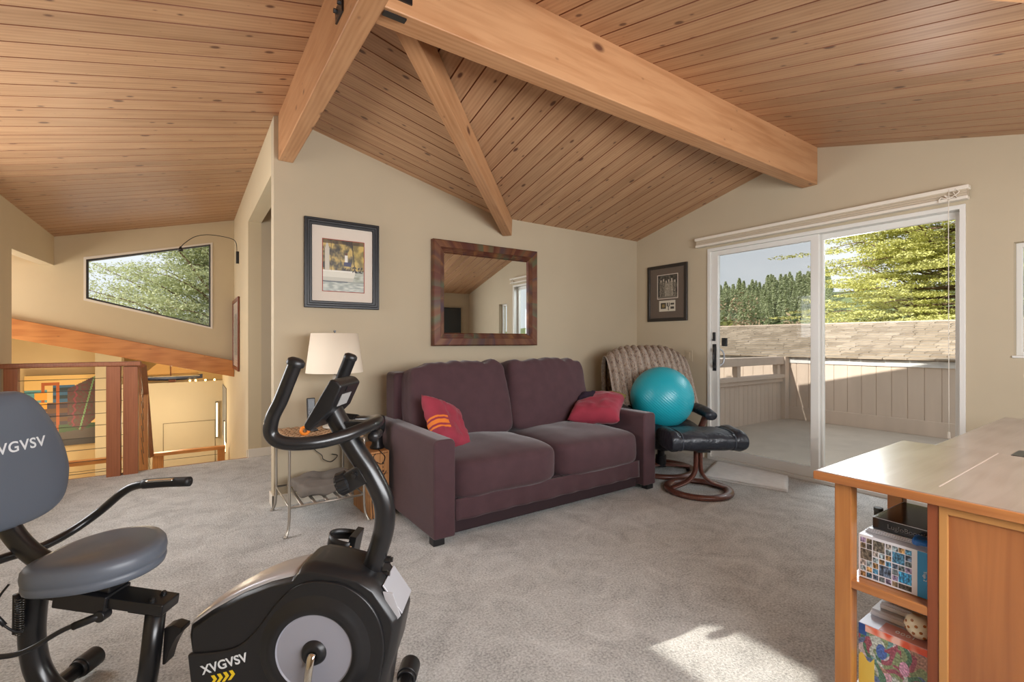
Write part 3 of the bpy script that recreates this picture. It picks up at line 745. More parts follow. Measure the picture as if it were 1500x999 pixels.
pillow('throw_pillow', 'crimson pillow with orange stripes leaning on the left sofa arm', (1.395, 2.79, .60), (.52, -.66, .54, R(-24)), .185, .07, reg1, 3)
pillow('throw_pillow', 'crimson pillow with a navy patch lying over the right end of the sofa', (2.78, 2.80, .605), (-.34, -.16, .92, R(8)), .21, .085, reg2, 8)

# ------------------------------------------------------------------ recliner, ottoman, ball
ch = thing('recliner_chair', 'black leather recliner on a round wooden base in the room corner', 'chair', (3.46, 2.70, 0), R(-29))
def ringbase(t_, R0, name='base_ring'):
    bm = B(); prof = [(R0-.045, .006), (R0-.05, .02), (R0-.04, .034), (R0-.012, .04), (R0+.012, .034), (R0+.018, .018), (R0+.01, .004), (R0-.045, .006)]
    lathe(bm, prof, 56); bmesh.ops.remove_doubles(bm, verts=bm.verts[:], dist=.0001); obj(name, bm, DWOOD, t_, smooth=True)
ringbase(ch, .285)
bm = B(); tube(bm, [(-.25, .0, .035), (-.1, 0, .05), (0, 0, .055), (.1, 0, .05), (.25, 0, .035)], .03, 10, flat=(1.3, .5)); obj('base_bar', bm, DWOOD, ch, smooth=True)
bm = B(); cyl(bm, (0, 0, .04), (0, 0, .30), .032, 20); cyl(bm, (0, 0, .04), (0, 0, .14), .045, 20); obj('swivel_post', bm, BLK, ch)
bm = B(); rbox(bm, .30, .31, .085, e=.5, n=16, M=Matrix.Translation((.02, -.04, .345)) @ Matrix.Rotation(R(4), 4, 'X'), bulge=(.01, .02, .03), wr=.016, wf=7); obj('seat', bm, LEATH, ch, smooth=True)
bm = B(); box(bm, -.26, .26, -.24, .25, .25, .285); obj('seat_frame', bm, BLK, ch, bevel=.01)
for s in (-1, 1):
    bm = B(); tube(bm, [(s*.33, .30, .545), (s*.345, .12, .55), (s*.35, -.1, .535), (s*.34, -.24, .515)], [.045, .058, .062, .05], 14, flat=(1, .72))
    for v in bm.verts: v.co += Vector((0, 0, .007*noise.noise(v.co*22)))
    obj('armrest', bm, LEATH, ch, smooth=True)
    bm = B(); tube(bm, [(s*.33, -.16, .50), (s*.34, -.05, .38), (s*.30, .02, .28), (s*.15, .02, .26)], .022, 10, flat=(1.4, .8)); obj('arm_support', bm, DWOOD, ch, smooth=True)
Mb = Matrix.Translation((0, .30, .66)) @ Matrix.Rotation(R(-17), 4, 'X')
bm = B(); rbox(bm, .315, .085, .36, e=.42, n=18, M=Mb, bulge=(0, .03, .03), wr=.012, wf=6); obj('backrest', bm, LEATH, ch, smooth=True)
# knitted throw draped over the back
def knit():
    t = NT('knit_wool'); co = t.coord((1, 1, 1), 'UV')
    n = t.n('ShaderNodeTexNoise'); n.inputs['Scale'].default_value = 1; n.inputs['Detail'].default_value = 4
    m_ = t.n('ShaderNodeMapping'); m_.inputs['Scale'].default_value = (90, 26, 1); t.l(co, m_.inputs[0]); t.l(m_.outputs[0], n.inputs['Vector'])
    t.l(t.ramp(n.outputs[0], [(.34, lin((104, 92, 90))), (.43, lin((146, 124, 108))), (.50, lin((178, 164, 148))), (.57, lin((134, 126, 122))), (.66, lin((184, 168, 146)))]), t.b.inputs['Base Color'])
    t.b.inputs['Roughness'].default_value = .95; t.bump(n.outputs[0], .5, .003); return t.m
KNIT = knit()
def blanket():
    me_v = []; NU, NV = 150, 110; W = .86
    path = catmull([(-.235, -.12), (-.17, .12), (-.11, .30), (-.05, .392), (.03, .425), (.10, .40), (.16, .30), (.20, .1), (.22, -.10)], 12)  # (y,z) local to back
    path = [Vector((p.x, p.y, 0)) for p in [Vector((q[0], q[1], 0)) for q in path]]
    cum = [0]
    for a, b in zip(path, path[1:]): cum.append(cum[-1]+(b-a).length)
    def at(s):
        s *= cum[-1]
        for i in range(len(cum)-1):
            if cum[i+1] >= s: return path[i].lerp(path[i+1], (s-cum[i])/(cum[i+1]-cum[i]))
        return path[-1]
    bm = B(); uvl = bm.loops.layers.uv.new('UVMap'); G = []
    for j in range(NV+1):
        sv = j/NV; p = at(sv); row = []
        for i in range(NU+1):
            u = 2*i/NU-1; x = u*W/2
            droop = max(0, abs(u)-.30)/.70
            rib = .040*abs(math.sin(u*PI*6.5+.25*math.sin(sv*7)))**.7
            q = at(min(1, max(0, sv))); q2 = at(min(1, sv+.01)); tn = (q2-q) if sv < .98 else (q-at(sv-.01)); nrm = Vector((-tn.y, tn.x, 0)).normalized()
            knot = .0035*math.sin(sv*NV*1.9)*math.sin(u*PI*38)
            yy = q.x+nrm.x*(rib+knot+.01); zz = q.y+nrm.y*(rib+knot+.01)
            zz -= .15*droop**2.0*(1+.25*math.sin(sv*9)) ; x2 = x*(1-.08*droop)
            # hem wave
            if sv < .12: zz += .03*math.sin(u*6+1)*(1-sv/.12)
            row.append(bm.verts.new(Mb @ Vector((x2, yy*(1-.25*droop), zz))))
        G.append(row)
    for j in range(NV):
        for i in range(NU):
            f = bm.faces.new((G[j][i], G[j][i+1], G[j+1][i+1], G[j+1][i]))
            for lp, (a, b) in zip(f.loops, ((i, j), (i+1, j), (i+1, j+1), (i, j+1))): lp[uvl].uv = (a/NU, b/NV*1.3)
    return bm
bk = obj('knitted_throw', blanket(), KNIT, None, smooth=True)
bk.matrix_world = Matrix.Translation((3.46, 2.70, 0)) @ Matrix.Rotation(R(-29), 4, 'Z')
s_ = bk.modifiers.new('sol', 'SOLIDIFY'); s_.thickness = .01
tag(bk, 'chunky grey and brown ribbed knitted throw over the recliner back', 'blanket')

ball = thing('exercise_ball', 'big teal exercise ball resting on the seat of the leather recliner', 'ball', (3.42, 2.66, .655))
bm = B(); prof = []
for k in range(241):
    a = -PI/2+PI*k/240; r = .268+.0005*math.cos(a*90)*(1 if abs(a) < 1.25 else 0)
    prof.append((max(0, r*math.cos(a)) if 0 < k < 240 else 0, r*math.sin(a)))
lathe(bm, prof, 64, Matrix.Rotation(R(35), 4, 'X') @ Matrix.Rotation(R(24), 4, 'Y')); obj('ball_skin', bm, TEAL, ball, smooth=True)
bm = B(); lathe(bm, [(0, .2655), (.012, .2655), (.012, .269), (0, .270)], 16, Matrix.Rotation(R(35), 4, 'X') @ Matrix.Rotation(R(24), 4, 'Y')); obj('valve_plug', bm, plain('plug_white', (210, 220, 220), .5), ball)

ot = thing('ottoman', 'black leather ottoman on a curved walnut ring base in front of the recliner', 'footstool', (3.215, 2.165, 0), R(-31))
ringbase(ot, .235)
for s in (-1, 1):
    bm = B(); tube(bm, [(s*.018, 0, .335), (s*.018, 0, .2), (s*.035, 0, .13), (s*.09, 0, .075), (s*.16, 0, .045), (s*.205, 0, .03)], .026, 10, flat=(.55, 1.1)); obj('leg', bm, DWOOD, ot, smooth=True)
bm = B(); box(bm, -.05, .05, -.10, .10, .318, .338); obj('swivel_plate', bm, BLK, ot, bevel=.003)
bm = B(); n = 60
prof = [(-.31, .0), (-.305, .045), (-.285, .068), (-.255, .072), (-.235, .064), (-.20, .062), (0, .066), (.19, .060), (.215, .058), (.235, .068), (.27, .074), (.295, .066), (.308, .04), (.312, 0)]
seg = 36; rings = []
for x, r in [(p.x*(.88 if p.x < 0 else 1), p.y*1.22) for p in catmull([(a, b, 0) for a, b in prof], 4)]:
    row = []
    for k in range(seg):
        a = 2*PI*k/seg; ca, sa = math.cos(a), math.sin(a)
        yy = .175*abs(ca)**.55*(1 if ca > 0 else -1)*min(1, (r/.06))**.5; zz = r*abs(sa)**.8*(1 if sa > 0 else -1)*.95
        w = .005*noise.fractal(Vector((x*12, yy*12, zz*12)), 1, 2, 3) if r > .02 else 0
        row.append(bm.verts.new((x, yy*(1+w*3), zz+w*1.4+.405)))
    rings.append(row)
for A_, C_ in zip(rings, rings[1:]):
    for k in range(seg): bm.faces.new((A_[k], A_[(k+1) % seg], C_[(k+1) % seg], C_[k]))
bm.faces.new(rings[0]); bm.faces.new(rings[-1])
obj('seat_cushion', bm, LEATH, ot, smooth=True)
for x in (-.19, .205):
    pts = []
    for k in range(40):
        a = 2*PI*k/40; ca, sa = math.cos(a), math.sin(a)
        pts.append((x, .177*abs(ca)**.55*(1 if ca > 0 else -1), .073*abs(sa)**.8*(1 if sa > 0 else -1)+.405))
    bm = B(); tube(bm, pts, .004, 6, smooth=False, closed=True); obj('piping', bm, plain('dark_piping', (60, 66, 76), .4) if x < 0 else MATS['dark_piping'], ot, smooth=True)

# folded white mat
bm = B(); P4_ = [(4.12, 2.58), (4.16, 1.95), (3.75, 1.76), (3.57, 2.38)]
N = 24
for lay in range(3):
    z0 = .004+lay*.007; grid = []
    for j in range(N+1):
        row = []
        for i in range(N+1):
            a = Vector(P4_[0]).lerp(Vector(P4_[1]), i/N); b = Vector(P4_[3]).lerp(Vector(P4_[2]), i/N); p = a.lerp(b, j/N)
            sh_ = 1-.012*lay; c_ = Vector((3.9, 2.2)); p = c_+(p-c_)*sh_
            e_ = min(i, N-i, j, N-j)/N
            z = z0 + .006*min(1, e_*12) + .005*noise.noise(Vector((p.x*7, p.y*7, lay*2))) + .010*noise.noise(Vector((p.x*3, p.y*3, 4)))*min(1, e_*5)+.002
            row.append(bm.verts.new((p.x, p.y, max(.003, z))))
        grid.append(row)
    for j in range(N):
        for i in range(N): bm.faces.new((grid[j][i], grid[j][i+1], grid[j+1][i+1], grid[j+1][i]))
o = obj('folded_mat', bm, plain('white_towel', (242, 242, 240), .95, nscale=20, nvar=.05, bump=.6, bscale=300, bdist=.004), None, smooth=True)
s_ = o.modifiers.new('sol', 'SOLIDIFY'); s_.thickness = .005; s_.offset = 1
tag(o, 'white folded terry mat lying on the carpet at the sliding door', 'mat')

# ------------------------------------------------------------------ side table and things on it
tb = thing('side_table', 'silver wire side table with a woven top beside the sofa', 'table', (.49, 3.03, 0))
TW, TD = .44, .50
MET = plain('satin_silver', (176, 170, 160), .35, metal=.8)
for x in (0, TW):
    for y in (0, TD):
        sx = -1 if x == 0 else 1; sy = -1 if y == 0 else 1
        bm = B(); tube(bm, [(x+sx*.022, y+sy*.02, .006), (x+sx*.006, y+sy*.006, .05), (x, y, .14), (x, y, .3), (x, y, .535)], .008, 10); cyl(bm, (x+sx*.024, y+sy*.022, 0), (x+sx*.022, y+sy*.02, .01), .012, 10)
        obj('leg', bm, MET, tb, smooth=True)
for z, nm in ((.53, 'top_frame'), (.165, 'shelf')):
    bm = B(); tube(bm, [(0, 0, z), (TW, 0, z), (TW, TD, z), (0, TD, z)], .007, 8, smooth=False, closed=True)
    if nm == 'shelf':
        for k in range(1, 6): tube(bm, [(TW*k/6, 0, z), (TW*k/6, TD, z)], .007, 8, smooth=False, flat=(1.6, .6))
    obj(nm, bm, MET, tb, smooth=True)
WICK = plain('seagrass', (168, 134, 100), .8, nscale=30, nvar=.3, bump=.4, bscale=150, bdist=.003)
bm = B(); nx, ny = 16, 18
for i in range(nx):
    for j in range(ny):
        x, y = TW*(i+.5)/nx, TD*(j+.5)/ny; w, d_ = TW/nx*.52, TD/ny*.52
        up = .007 if (i+j) % 2 else .003
        if (i+j) % 2: rbox(bm, w, d_*.8, .005, e=.7, n=1, M=Matrix.Translation((x, y, .548+up)))
        else: rbox(bm, w*.8, d_, .005, e=.7, n=1, M=Matrix.Translation((x, y, .548+up)))
box(bm, .004, TW-.004, .004, TD-.004, .535, .552)
obj('woven_top', bm, WICK, tb, smooth=False)
bg = B(); rbox(bg, .18, .17, .034, e=.3, n=16, M=Matrix.Translation((.74, 3.27, .222)) @ Matrix.Rotation(R(8), 4, 'Z'), wr=.03, wf=7, seed=4)
tag(obj('cloth_bag', bg, plain('grey_canvas', (112, 104, 96), .9, bump=.3, bscale=500), None, smooth=True), 'crumpled grey canvas bag on the lower shelf of the silver side table', 'bag')

lp = thing('table_lamp', 'table lamp with a cream tapered drum shade beside the sofa', 'lamp', (.822, 3.33, .562))
bm = B(); lathe(bm, [(0, 0), (.075, 0), (.078, .012), (.05, .022), (.03, .04), (.045, .1), (.055, .17), (.04, .25), (.016, .30), (.012, .36), (0, .36)], 32); obj('base', bm, plain('pale_ceramic', (196, 188, 174), .3), lp, smooth=True)
bm = B(); cyl(bm, (0, 0, .34), (0, 0, .648), .004, 8); cyl(bm, (0, 0, .648), (0, 0, .66), .008, 10); obj('finial', bm, BLKM, lp)
bm = B(); lathe(bm, [(.185, .375), (.152, .640), (.149, .640), (.182, .375), (.185, .375)], 48); 
t = NT('lamp_linen'); t.b.inputs['Base Color'].default_value = lin((232, 220, 200)); t.b.inputs['Roughness'].default_value = .9
t.b.inputs['Subsurface Weight'].default_value = 0
obj('lamp_shade', bm, t.m, lp, smooth=True)
bm = B(); lathe(bm, [(0, .44), (.02, .45), (.03, .49), (.02, .53), (0, .54)], 16); obj('bulb', bm, plain('bulb_white', (235, 230, 220), .3), lp, smooth=True)

ph = thing('remote_control', 'tall dark remote control standing upright on the woven side table', 'remote control', (.668, 3.30, .56))
bm = B(); box(bm, -.026, .026, -.012, .012, 0, .215, Matrix.Rotation(R(-8), 4, 'X')); obj('body', bm, BLK, ph, bevel=.006)
bm = B(); box(bm, -.018, .018, -.0135, -.012, .145, .20, Matrix.Rotation(R(-8), 4, 'X')); obj('screen', bm, plain('lcd_dark', (24, 27, 34), .35), ph)
bm = B(); M8 = Matrix.Rotation(R(-8), 4, 'X')
for i in range(3):
    for j in range(8): box(bm, -.016+.0125*i, -.009+.0125*i, -.0145, -.012, .022+.014*j, .030+.014*j, M8)
o = obj('buttons', bm, plain('grey_keys', (104, 104, 110), .5), ph)
bm = B(); box(bm, -.035, .035, -.03, .03, 0, .012); obj('cradle', bm, BLK, ph, bevel=.004)
oc = thing('tape_roll', 'small round orange tape roll beside the upright remote', 'tape', (.60, 3.16, .56))
bm = B(); lathe(bm, [(.014, -.012), (.03, -.012), (.03, .012), (.014, .012), (.014, -.012)], 24, Matrix.Translation((0, 0, .03)) @ Matrix.Rotation(R(80), 4, 'X')); obj('roll', bm, plain('orange_roll', (232, 130, 20), .5), oc, smooth=True)
bm = B(); box(bm, .78, .91, 3.36, 3.50, .562, .60); tag(obj('flat_box', bm, plain('dark_box', (56, 50, 46), .6), bevel=.004), 'flat dark box on the woven table behind the exercise bike console', 'box')
# cord under the table
bm = B(); tube(bm, [(.80, 3.5, .55), (.72, 3.57, .46), (.74, 3.58, .38), (.79, 3.57, .33), (.80, 3.56, .30), (.86, 3.58, .27), (.90, 3.57, .31), (.86, 3.56, .33)], .003, 6)
tag(obj('lamp_cord', bm, BLK, smooth=True), 'thin black lamp cord hanging behind the silver side table', 'cord')

# wine crate with speaker
cr = thing('wooden_crate', 'upright wooden wine crate between the side table and sofa', 'crate', (1.03, 3.02, 0), R(2))
CRW = wood('crate_pine', (206, 152, 98), (176, 120, 70), axis='Z', gs=1.6, rough=.6)
bm = B(); box(bm, -.062, .062, 0, .34, .0, .012); box(bm, -.062, .062, 0, .34, .418, .43); box(bm, -.062, -.052, 0, .34, .012, .418); box(bm, .052, .062, 0, .34, .012, .418); obj('side_boards', bm, CRW, cr, bevel=.001)
bm = B()
for k in range(3): box(bm, -.052, .052, -.002, .010, .014+k*.135, .145+k*.135)
obj('front_boards', bm, CRW, cr)
PRT = plain('burnt_print', (84, 52, 32), .8); bm = B()
for k in range(5): box(bm, .014+.003*(k % 2), .022+.004*((k+1) % 2), -.0035, -.002, .24+k*.026, .255+k*.026)
obj('stamped_mark', bm, PRT, cr)
sp_ = thing('speaker', 'small black speaker on the upright wooden crate', 'speaker', (1.045, 3.12, .431))
bm = B(); lathe(bm, [(0, 0), (.045, 0), (.048, .01), (.036, .03), (.036, .09), (.05, .12), (.052, .2), (.045, .215), (0, .218)], 28); obj('body', bm, BLK, sp_, smooth=True)
bm = B(); lathe(bm, [(.051, .13), (.053, .135), (.053, .19), (.051, .195)], 28); obj('grille', bm, plain('speaker_cloth', (18, 18, 18), .9, bump=.6, bscale=600), sp_, smooth=True)
bm = B(); tube(bm, [(1.0, 3.016, .42), (.985, 3.01, .40), (1.0, 3.008, .37), (1.04, 3.008, .35), (1.06, 3.009, .39), (1.035, 3.012, .425), (1.03, 3.05, .437)], .0025, 6); tube(bm, [(1.07, 3.012, .30), (1.03, 3.008, .24), (.99, 3.008, .22), (.975, 3.01, .12), (.98, 3.0, .004)], .0025, 6)
tag(obj('power_cord', bm, BLK, smooth=True), 'looped black cord hanging over the front of the wine crate', 'cord')

# ------------------------------------------------------------------ desk
dk = thing('desk', 'large reddish wooden desk with open shelves at the right foreground', 'desk', (1.6, .676, 0))
def Dm(bm): bmesh.ops.translate(bm, verts=bm.verts[:], vec=(-1.6, -.676, 0)); return bm
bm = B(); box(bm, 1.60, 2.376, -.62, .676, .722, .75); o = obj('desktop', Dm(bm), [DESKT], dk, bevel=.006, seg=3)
bm = B(); box(bm, 1.597, 1.606, -.62, .676, .723, .748); obj('edge_band', Dm(bm), DESKY, dk, bevel=.003)
bm = B(); box(bm, 1.70, 2.38, .401, .4045, .750, .7508); obj('top_seam', Dm(bm), plain('seam_light', (168, 150, 138), .4), dk)
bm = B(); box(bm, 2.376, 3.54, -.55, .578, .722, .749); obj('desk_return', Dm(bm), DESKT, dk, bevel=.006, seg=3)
bm = B(); box(bm, 2.37, 2.50, .335, .37, .7495, .7515); obj('cable_slot', Dm(bm), BLK, dk, bevel=.001)
for (x, y) in ((1.62, .582), (2.05, .582)):
    bm = B(); box(bm, x, x+.045, y, y+.044, 0, .722); obj('leg', Dm(bm), DESK, dk, bevel=.003)
bm = B(); box(bm, 3.45, 3.50, .50, .55, 0, .722); obj('leg', Dm(bm), DESK, dk, bevel=.003)
bm = B(); box(bm, 3.45, 3.50, -.5, -.45, 0, .722); obj('leg', Dm(bm), DESK, dk, bevel=.003)
for z0, z1 in ((.416, .441), (.075, .10)):
    bm = B(); box(bm, 1.622, 2.08, .405, .60, z0, z1); obj('shelf', Dm(bm), DESKY, dk, bevel=.003)
bm = B(); box(bm, 1.621, 2.09, .384, .408, 0, .722); obj('divider', Dm(bm), DESKD, dk, bevel=.002)
# front panel with frame
bm = B(); fillpoly(bm, [(-.60, .03), (.384, .03), (.384, .722), (-.60, .722)], [[(-.56, .08), (.366, .08), (.366, .700), (-.56, .700)]], lambda y, z: (1.618, y, z), (.024, 0, 0)); obj('panel_frame', Dm(bm), plain('light_cherry', (192, 138, 80), .35), dk, bevel=.002)
bm = B(); box(bm, 1.628, 1.640, -.57, .37, .075, .705); obj('panel', Dm(bm), wood('panel_veneer', (180, 116, 66), (138, 82, 48), axis='Z', gs=.55, rough=.35, coat=.3), dk)
bm = B(); box(bm, 2.07, 2.09, -.60, .384, .05, .722); obj('rear_panel', Dm(bm), DESKD, dk)

# shelf contents
random.seed(3)
PALC = [(150, 120, 80), (92, 104, 108), (70, 68, 64), (120, 136, 142), (84, 100, 120), (116, 104, 84), (150, 144, 138), (70, 120, 150), (124, 112, 140), (96, 90, 80)]
LAY = [(0, 6, 1, 1), (1, 6, 1, 1), (2, 5, 2, 2), (4, 6, 1, 1), (5, 6, 1, 1), (6, 6, 1, 1), (7, 6, 1, 1), (0, 5, 1, 1), (1, 5, 1, 1), (4, 5, 1, 1), (0, 3, 2, 2), (2, 4, 1, 1), (3, 4, 1, 1), (4, 4, 1, 1), (5, 4, 2, 2), (7, 5, 1, 1), (7, 4, 1, 1),
       (2, 3, 1, 1), (3, 3, 1, 1), (4, 3, 1, 1), (5, 3, 1, 1), (7, 3, 1, 1), (6, 3, 1, 1), (0, 2, 1, 1), (1, 2, 1, 1), (2, 2, 1, 1), (3, 1, 2, 2), (5, 2, 1, 1), (6, 1, 2, 2), (0, 1, 1, 1), (1, 1, 1, 1), (2, 1, 1, 1), (5, 1, 1, 1), (0, 0, 1, 1), (2, 0, 1, 1), (3, 0, 1, 1), (4, 0, 1, 1), (5, 0, 1, 1), (6, 0, 2, 1), (1, 0, 1, 1)]
CELLS = [(.025+.093*a, .035+.134*b, .093*w-.012, .134*h-.018, PALC[(a*7+b*3) % 10] if (a, b) != (6, 1) else (60, 140, 190), a*3.7+b*1.9) for a, b, w, h in LAY]
def collage(u, v):
    if u > .80: return (52, 140, 190) if u > .835 else (226, 228, 232)
    for (x, y, w, h, c, s) in CELLS:
        if x < u < x+w and y < v < y+h:
            n_ = noise.fractal(Vector((u*30+s, v*12, s)), 1, 2, 3); return tuple(max(10, min(240, q*(1+.9*n_))) for q in c)
    return (224, 226, 232)
MY = Matrix(((0, 0, -1, 0), (-1, 0, 0, 0), (0, 1, 0, 0), (0, 0, 0, 1)))   # sheet facing -x, u runs to -y
GLOSSW = plain('white_card', (222, 224, 230), .3)
cb = thing('collage_box', 'white box printed with a grid of small photographs on the upper desk shelf', 'box', (1.665, .579, .4425))
bm = B(); box(bm, 0, .20, -.168, 0, 0, .128); obj('box_body', bm, GLOSSW, cb, bevel=.001)
raster('box_print', Matrix.Translation((-.0012, -.001, .001)) @ MY, .166, .126, 150, 80, collage, CARD, cb)
T_ = text('print_text', 'Yoga 2', .010, Matrix.Translation((-.0016, -.156, .062)) @ MY @ Matrix.Rotation(-PI/2, 4, 'Z'), WTXT, cb, .0003)
pp = thing('paper_stack', 'loose sheets of pale paper on the photo printed box', 'paper', (1.70, .575, .5715))
for k in range(3):
    bm = B(); box(bm, .0+.004*k, .19, -.155, -.003*k, .0012+.003*k, .0035+.003*k); obj('sheet', bm, GLOSSW, pp)
bb = thing('black_box', 'glossy black box with grey lettering on top of the photo printed box', 'box', (1.715, .560, .5825), R(-2))
bm = B(); box(bm, 0, .24, -.16, 0, 0, .034); obj('box_body', bm, plain('gloss_black_card', (22, 22, 26), .12, coat=.5), bb, bevel=.001)
bm = B(); box(bm, -.0008, .0004, -.16, 0, .033, .0344); box(bm, 0, .24, -.0006, .0006, .0332, .0346); obj('worn_edge', bm, GLOSSW, bb)
text('lettering', 'LugloBoostin', .0185, Matrix.Translation((-.001, -.086, .016)) @ MY, plain('grey_letter', (130, 130, 134), .5), bb, .0003, 1.0)
cup = thing('cup', 'small dark cylinder behind the glossy black box', 'cup', (1.85, .588, .4425))
bm = B(); lathe(bm, [(0, 0), (.012, 0), (.012, .165), (.0095, .165), (.0095, .02), (0, .02)], 20); obj('body', bm, plain('dark_olive', (54, 54, 46), .5), cup, smooth=True)
bm = B(); cyl(bm, (0, 0, .155), (0, 0, .165), .0128, 20); obj('rim', bm, plain('dark_olive2', (60, 60, 52), .5), cup)
bm = B(); rbox(bm, .03, .022, .009, e=.6, n=8, M=Matrix.Translation((1.693, .432, .591)), wr=.008, wf=40); tag(obj('plastic_bag', bm, plain('blue_plastic', (40, 110, 190), .3), None, smooth=True), 'crumpled blue plastic on the photo printed box under the black box', 'bag')

def puzzle(u, v):
    if v > .90: return mixc((222, 90, 60), (236, 190, 176), .5+1.5*nz(u, v, 8)) if u > .1 else (44, 84, 150)
    if u < .12 and v > .84: return (52, 92, 160)
    if u < .24 and v < .52+.05*math.sin(u*30): return (228, 200, 92)
    k = noise.cell(Vector((u*9+2*nz(u, v, 4), v*9+2*nz(u, v, 4, 7), 1)))
    pal = [(60, 110, 80), (150, 60, 80), (200, 186, 190), (70, 96, 150), (120, 140, 90), (210, 160, 180), (90, 150, 150), (170, 120, 100), (190, 200, 190)]
    c = pal[int(abs(k)*97) % 9]
    if (u-.34)**2*2+(v-.70)**2 < .012: c = (46, 84, 170)
    if (u-.66)**2*2+(v-.60)**2 < .010: c = (220, 150, 190)
    if .38 < u < .62 and .72 < v < .84 and nz(u, v, 8) > -.2: c = (146, 50, 70)
    return tuple(max(0, min(255, (q*.72+44)*(1+.35*nz(u, v, 40)))) for q in c)
pz = thing('puzzle_box', 'colourful jigsaw puzzle box with a red band on the lower desk shelf', 'box', (1.665, .579, .1015))
bm = B(); box(bm, 0, .20, -.168, 0, 0, .204); obj('box_body', bm, plain('pale_blue_card', (196, 204, 222), .35), pz, bevel=.001)
raster('box_print', Matrix.Translation((-.0012, -.001, .001)) @ MY, .166, .202, 110, 130, puzzle, CARD, pz)
text('print_text', '1000', .022, Matrix.Translation((.030, -.105, .2045)) @ Matrix.Rotation(PI/2, 4, 'Z'), WTXT, pz, .0003, 1.1)
bm = B(); box(bm, .0, .06, -.168, -.05, .2032, .2043); obj('top_band', bm, plain('rose_card', (200, 140, 130), .35), pz)
for k, lab in enumerate(('lower white game box lying on the colourful puzzle box', 'upper white game box lying on the colourful puzzle box')):
    wb = thing('white_box', lab, 'box', (1.735+.02*k, .572-.018*k, .307+.022*k), R(0))
    bm = B(); box(bm, 0, .22-.03*k, -.155+.03*k, 0, 0, .013); obj('lid', bm, GLOSSW, wb, bevel=.0015)
    bm = B(); box(bm, .003, .217-.03*k, -.152+.03*k, -.003, .013, .0205); obj('tray', bm, plain('pale_tray', (200, 204, 212), .4) if k == 0 else MATS['pale_tray'], wb)
vs_ = thing('spotted_vase', 'white ceramic piece with brown spots on the puzzle box at the divider', 'vase', (1.70, .447, .3095))
bm = B(); lathe(bm, [(0, 0), (.012, .001), (.026, .012), (.034, .03), (.030, .05), (.018, .062), (.014, .058), (0, .058)], 28, Matrix.Rotation(R(14), 4, 'Y')); obj('body', bm, plain('ivory_ceramic', (236, 226, 196), .25), vs_, smooth=True)
SPOT = plain('brown_spot', (164, 98, 40), .3)
bm = B()
for k in range(26):
    a = 2*PI*((k*.618) % 1); z = .008+.04*(k/26); r = .0262+.008*math.sin(min(1, (z-.01)/.025)*PI/2) if z < .03 else .0345-(z-.03)*.22
    n_ = Vector((math.cos(a), math.sin(a), 0)); M = Matrix.Rotation(R(14), 4, 'Y') @ align(n_*(r-.0005)+Vector((0, 0, z)), n_)
    lathe(bm, [(0, .0014), (.0035, .0010), (.0042, 0)], 8, M)
obj('spots', bm, SPOT, vs_)

# ------------------------------------------------------------------ recumbent exercise bike (local x: heading to the right of the view)
cy, sy = math.cos(YAW), math.sin(YAW)
def W(r, d, z=0): return (cy*r+sy*d, -sy*r+cy*d, z)
bk = thing('recumbent_exercise_bike', 'black recumbent exercise bike in the left foreground', 'exercise bike', W(-1.0, 1.38), -YAW)
def T(name, pts, r, mat=BLKM, parent=bk, seg=16, **k):
    bm = B(); tube(bm, pts, r, seg, **k); return obj(name, bm, mat, parent, smooth=True)
# frame
T('main_tube', [(-.388, 0, .445), (-.402, 0, .36), (-.405, 0, .27), (-.385, 0, .18), (-.33, 0, .115), (-.22, 0, .085), (-.05, 0, .08), (.25, 0, .09)], .031)
T('rail_post', [(-.035, -.01, .37), (-.055, -.01, .2), (-.075, -.01, .09)], .026, smooth=False)
bm = B(); Mr = Matrix.Translation((-.195, -.01, .413)) @ Matrix.Rotation(R(8.2), 4, 'Y'); box(bm, -.205, .205, -.036, .036, -.016, .016, Mr); obj('seat_rail', bm, BLKM, bk, bevel=.004)
bm = B(); box(bm, .10, .195, -.024, .024, -.026, -.016, Mr); obj('rail_bracket', bm, BLKM, bk, bevel=.002)
for x, y in ((.165, -.022), (.168, .018)):
    bm = B(); cyl(bm, (x, y, .016), (x, y, .019), .009, 18); lathe(bm, [(.0075, .019), (.007, .023), (.004, .026), (0, .0265)], 14, Matrix.Translation((x, y, 0)))
    for v in bm.verts: v.co = Mr @ v.co
    obj('bolt', bm, BLKM, bk, smooth=False)
# seat carriage
bm = B(); box(bm, -.10, .05, -.045, .045, -.030, .022, Mr); obj('seat_carriage', bm, BLK, bk, bevel=.004)
bm = B(); box(bm, -.055, .045, -.03, .05, .022, .066, Mr); obj('seat_riser', bm, BLKM, bk, bevel=.004)
bm = B(); box(bm, -.03, .07, .06, .12, .058, .072, Mr); obj('seat_plate', bm, BLKM, bk, bevel=.003)
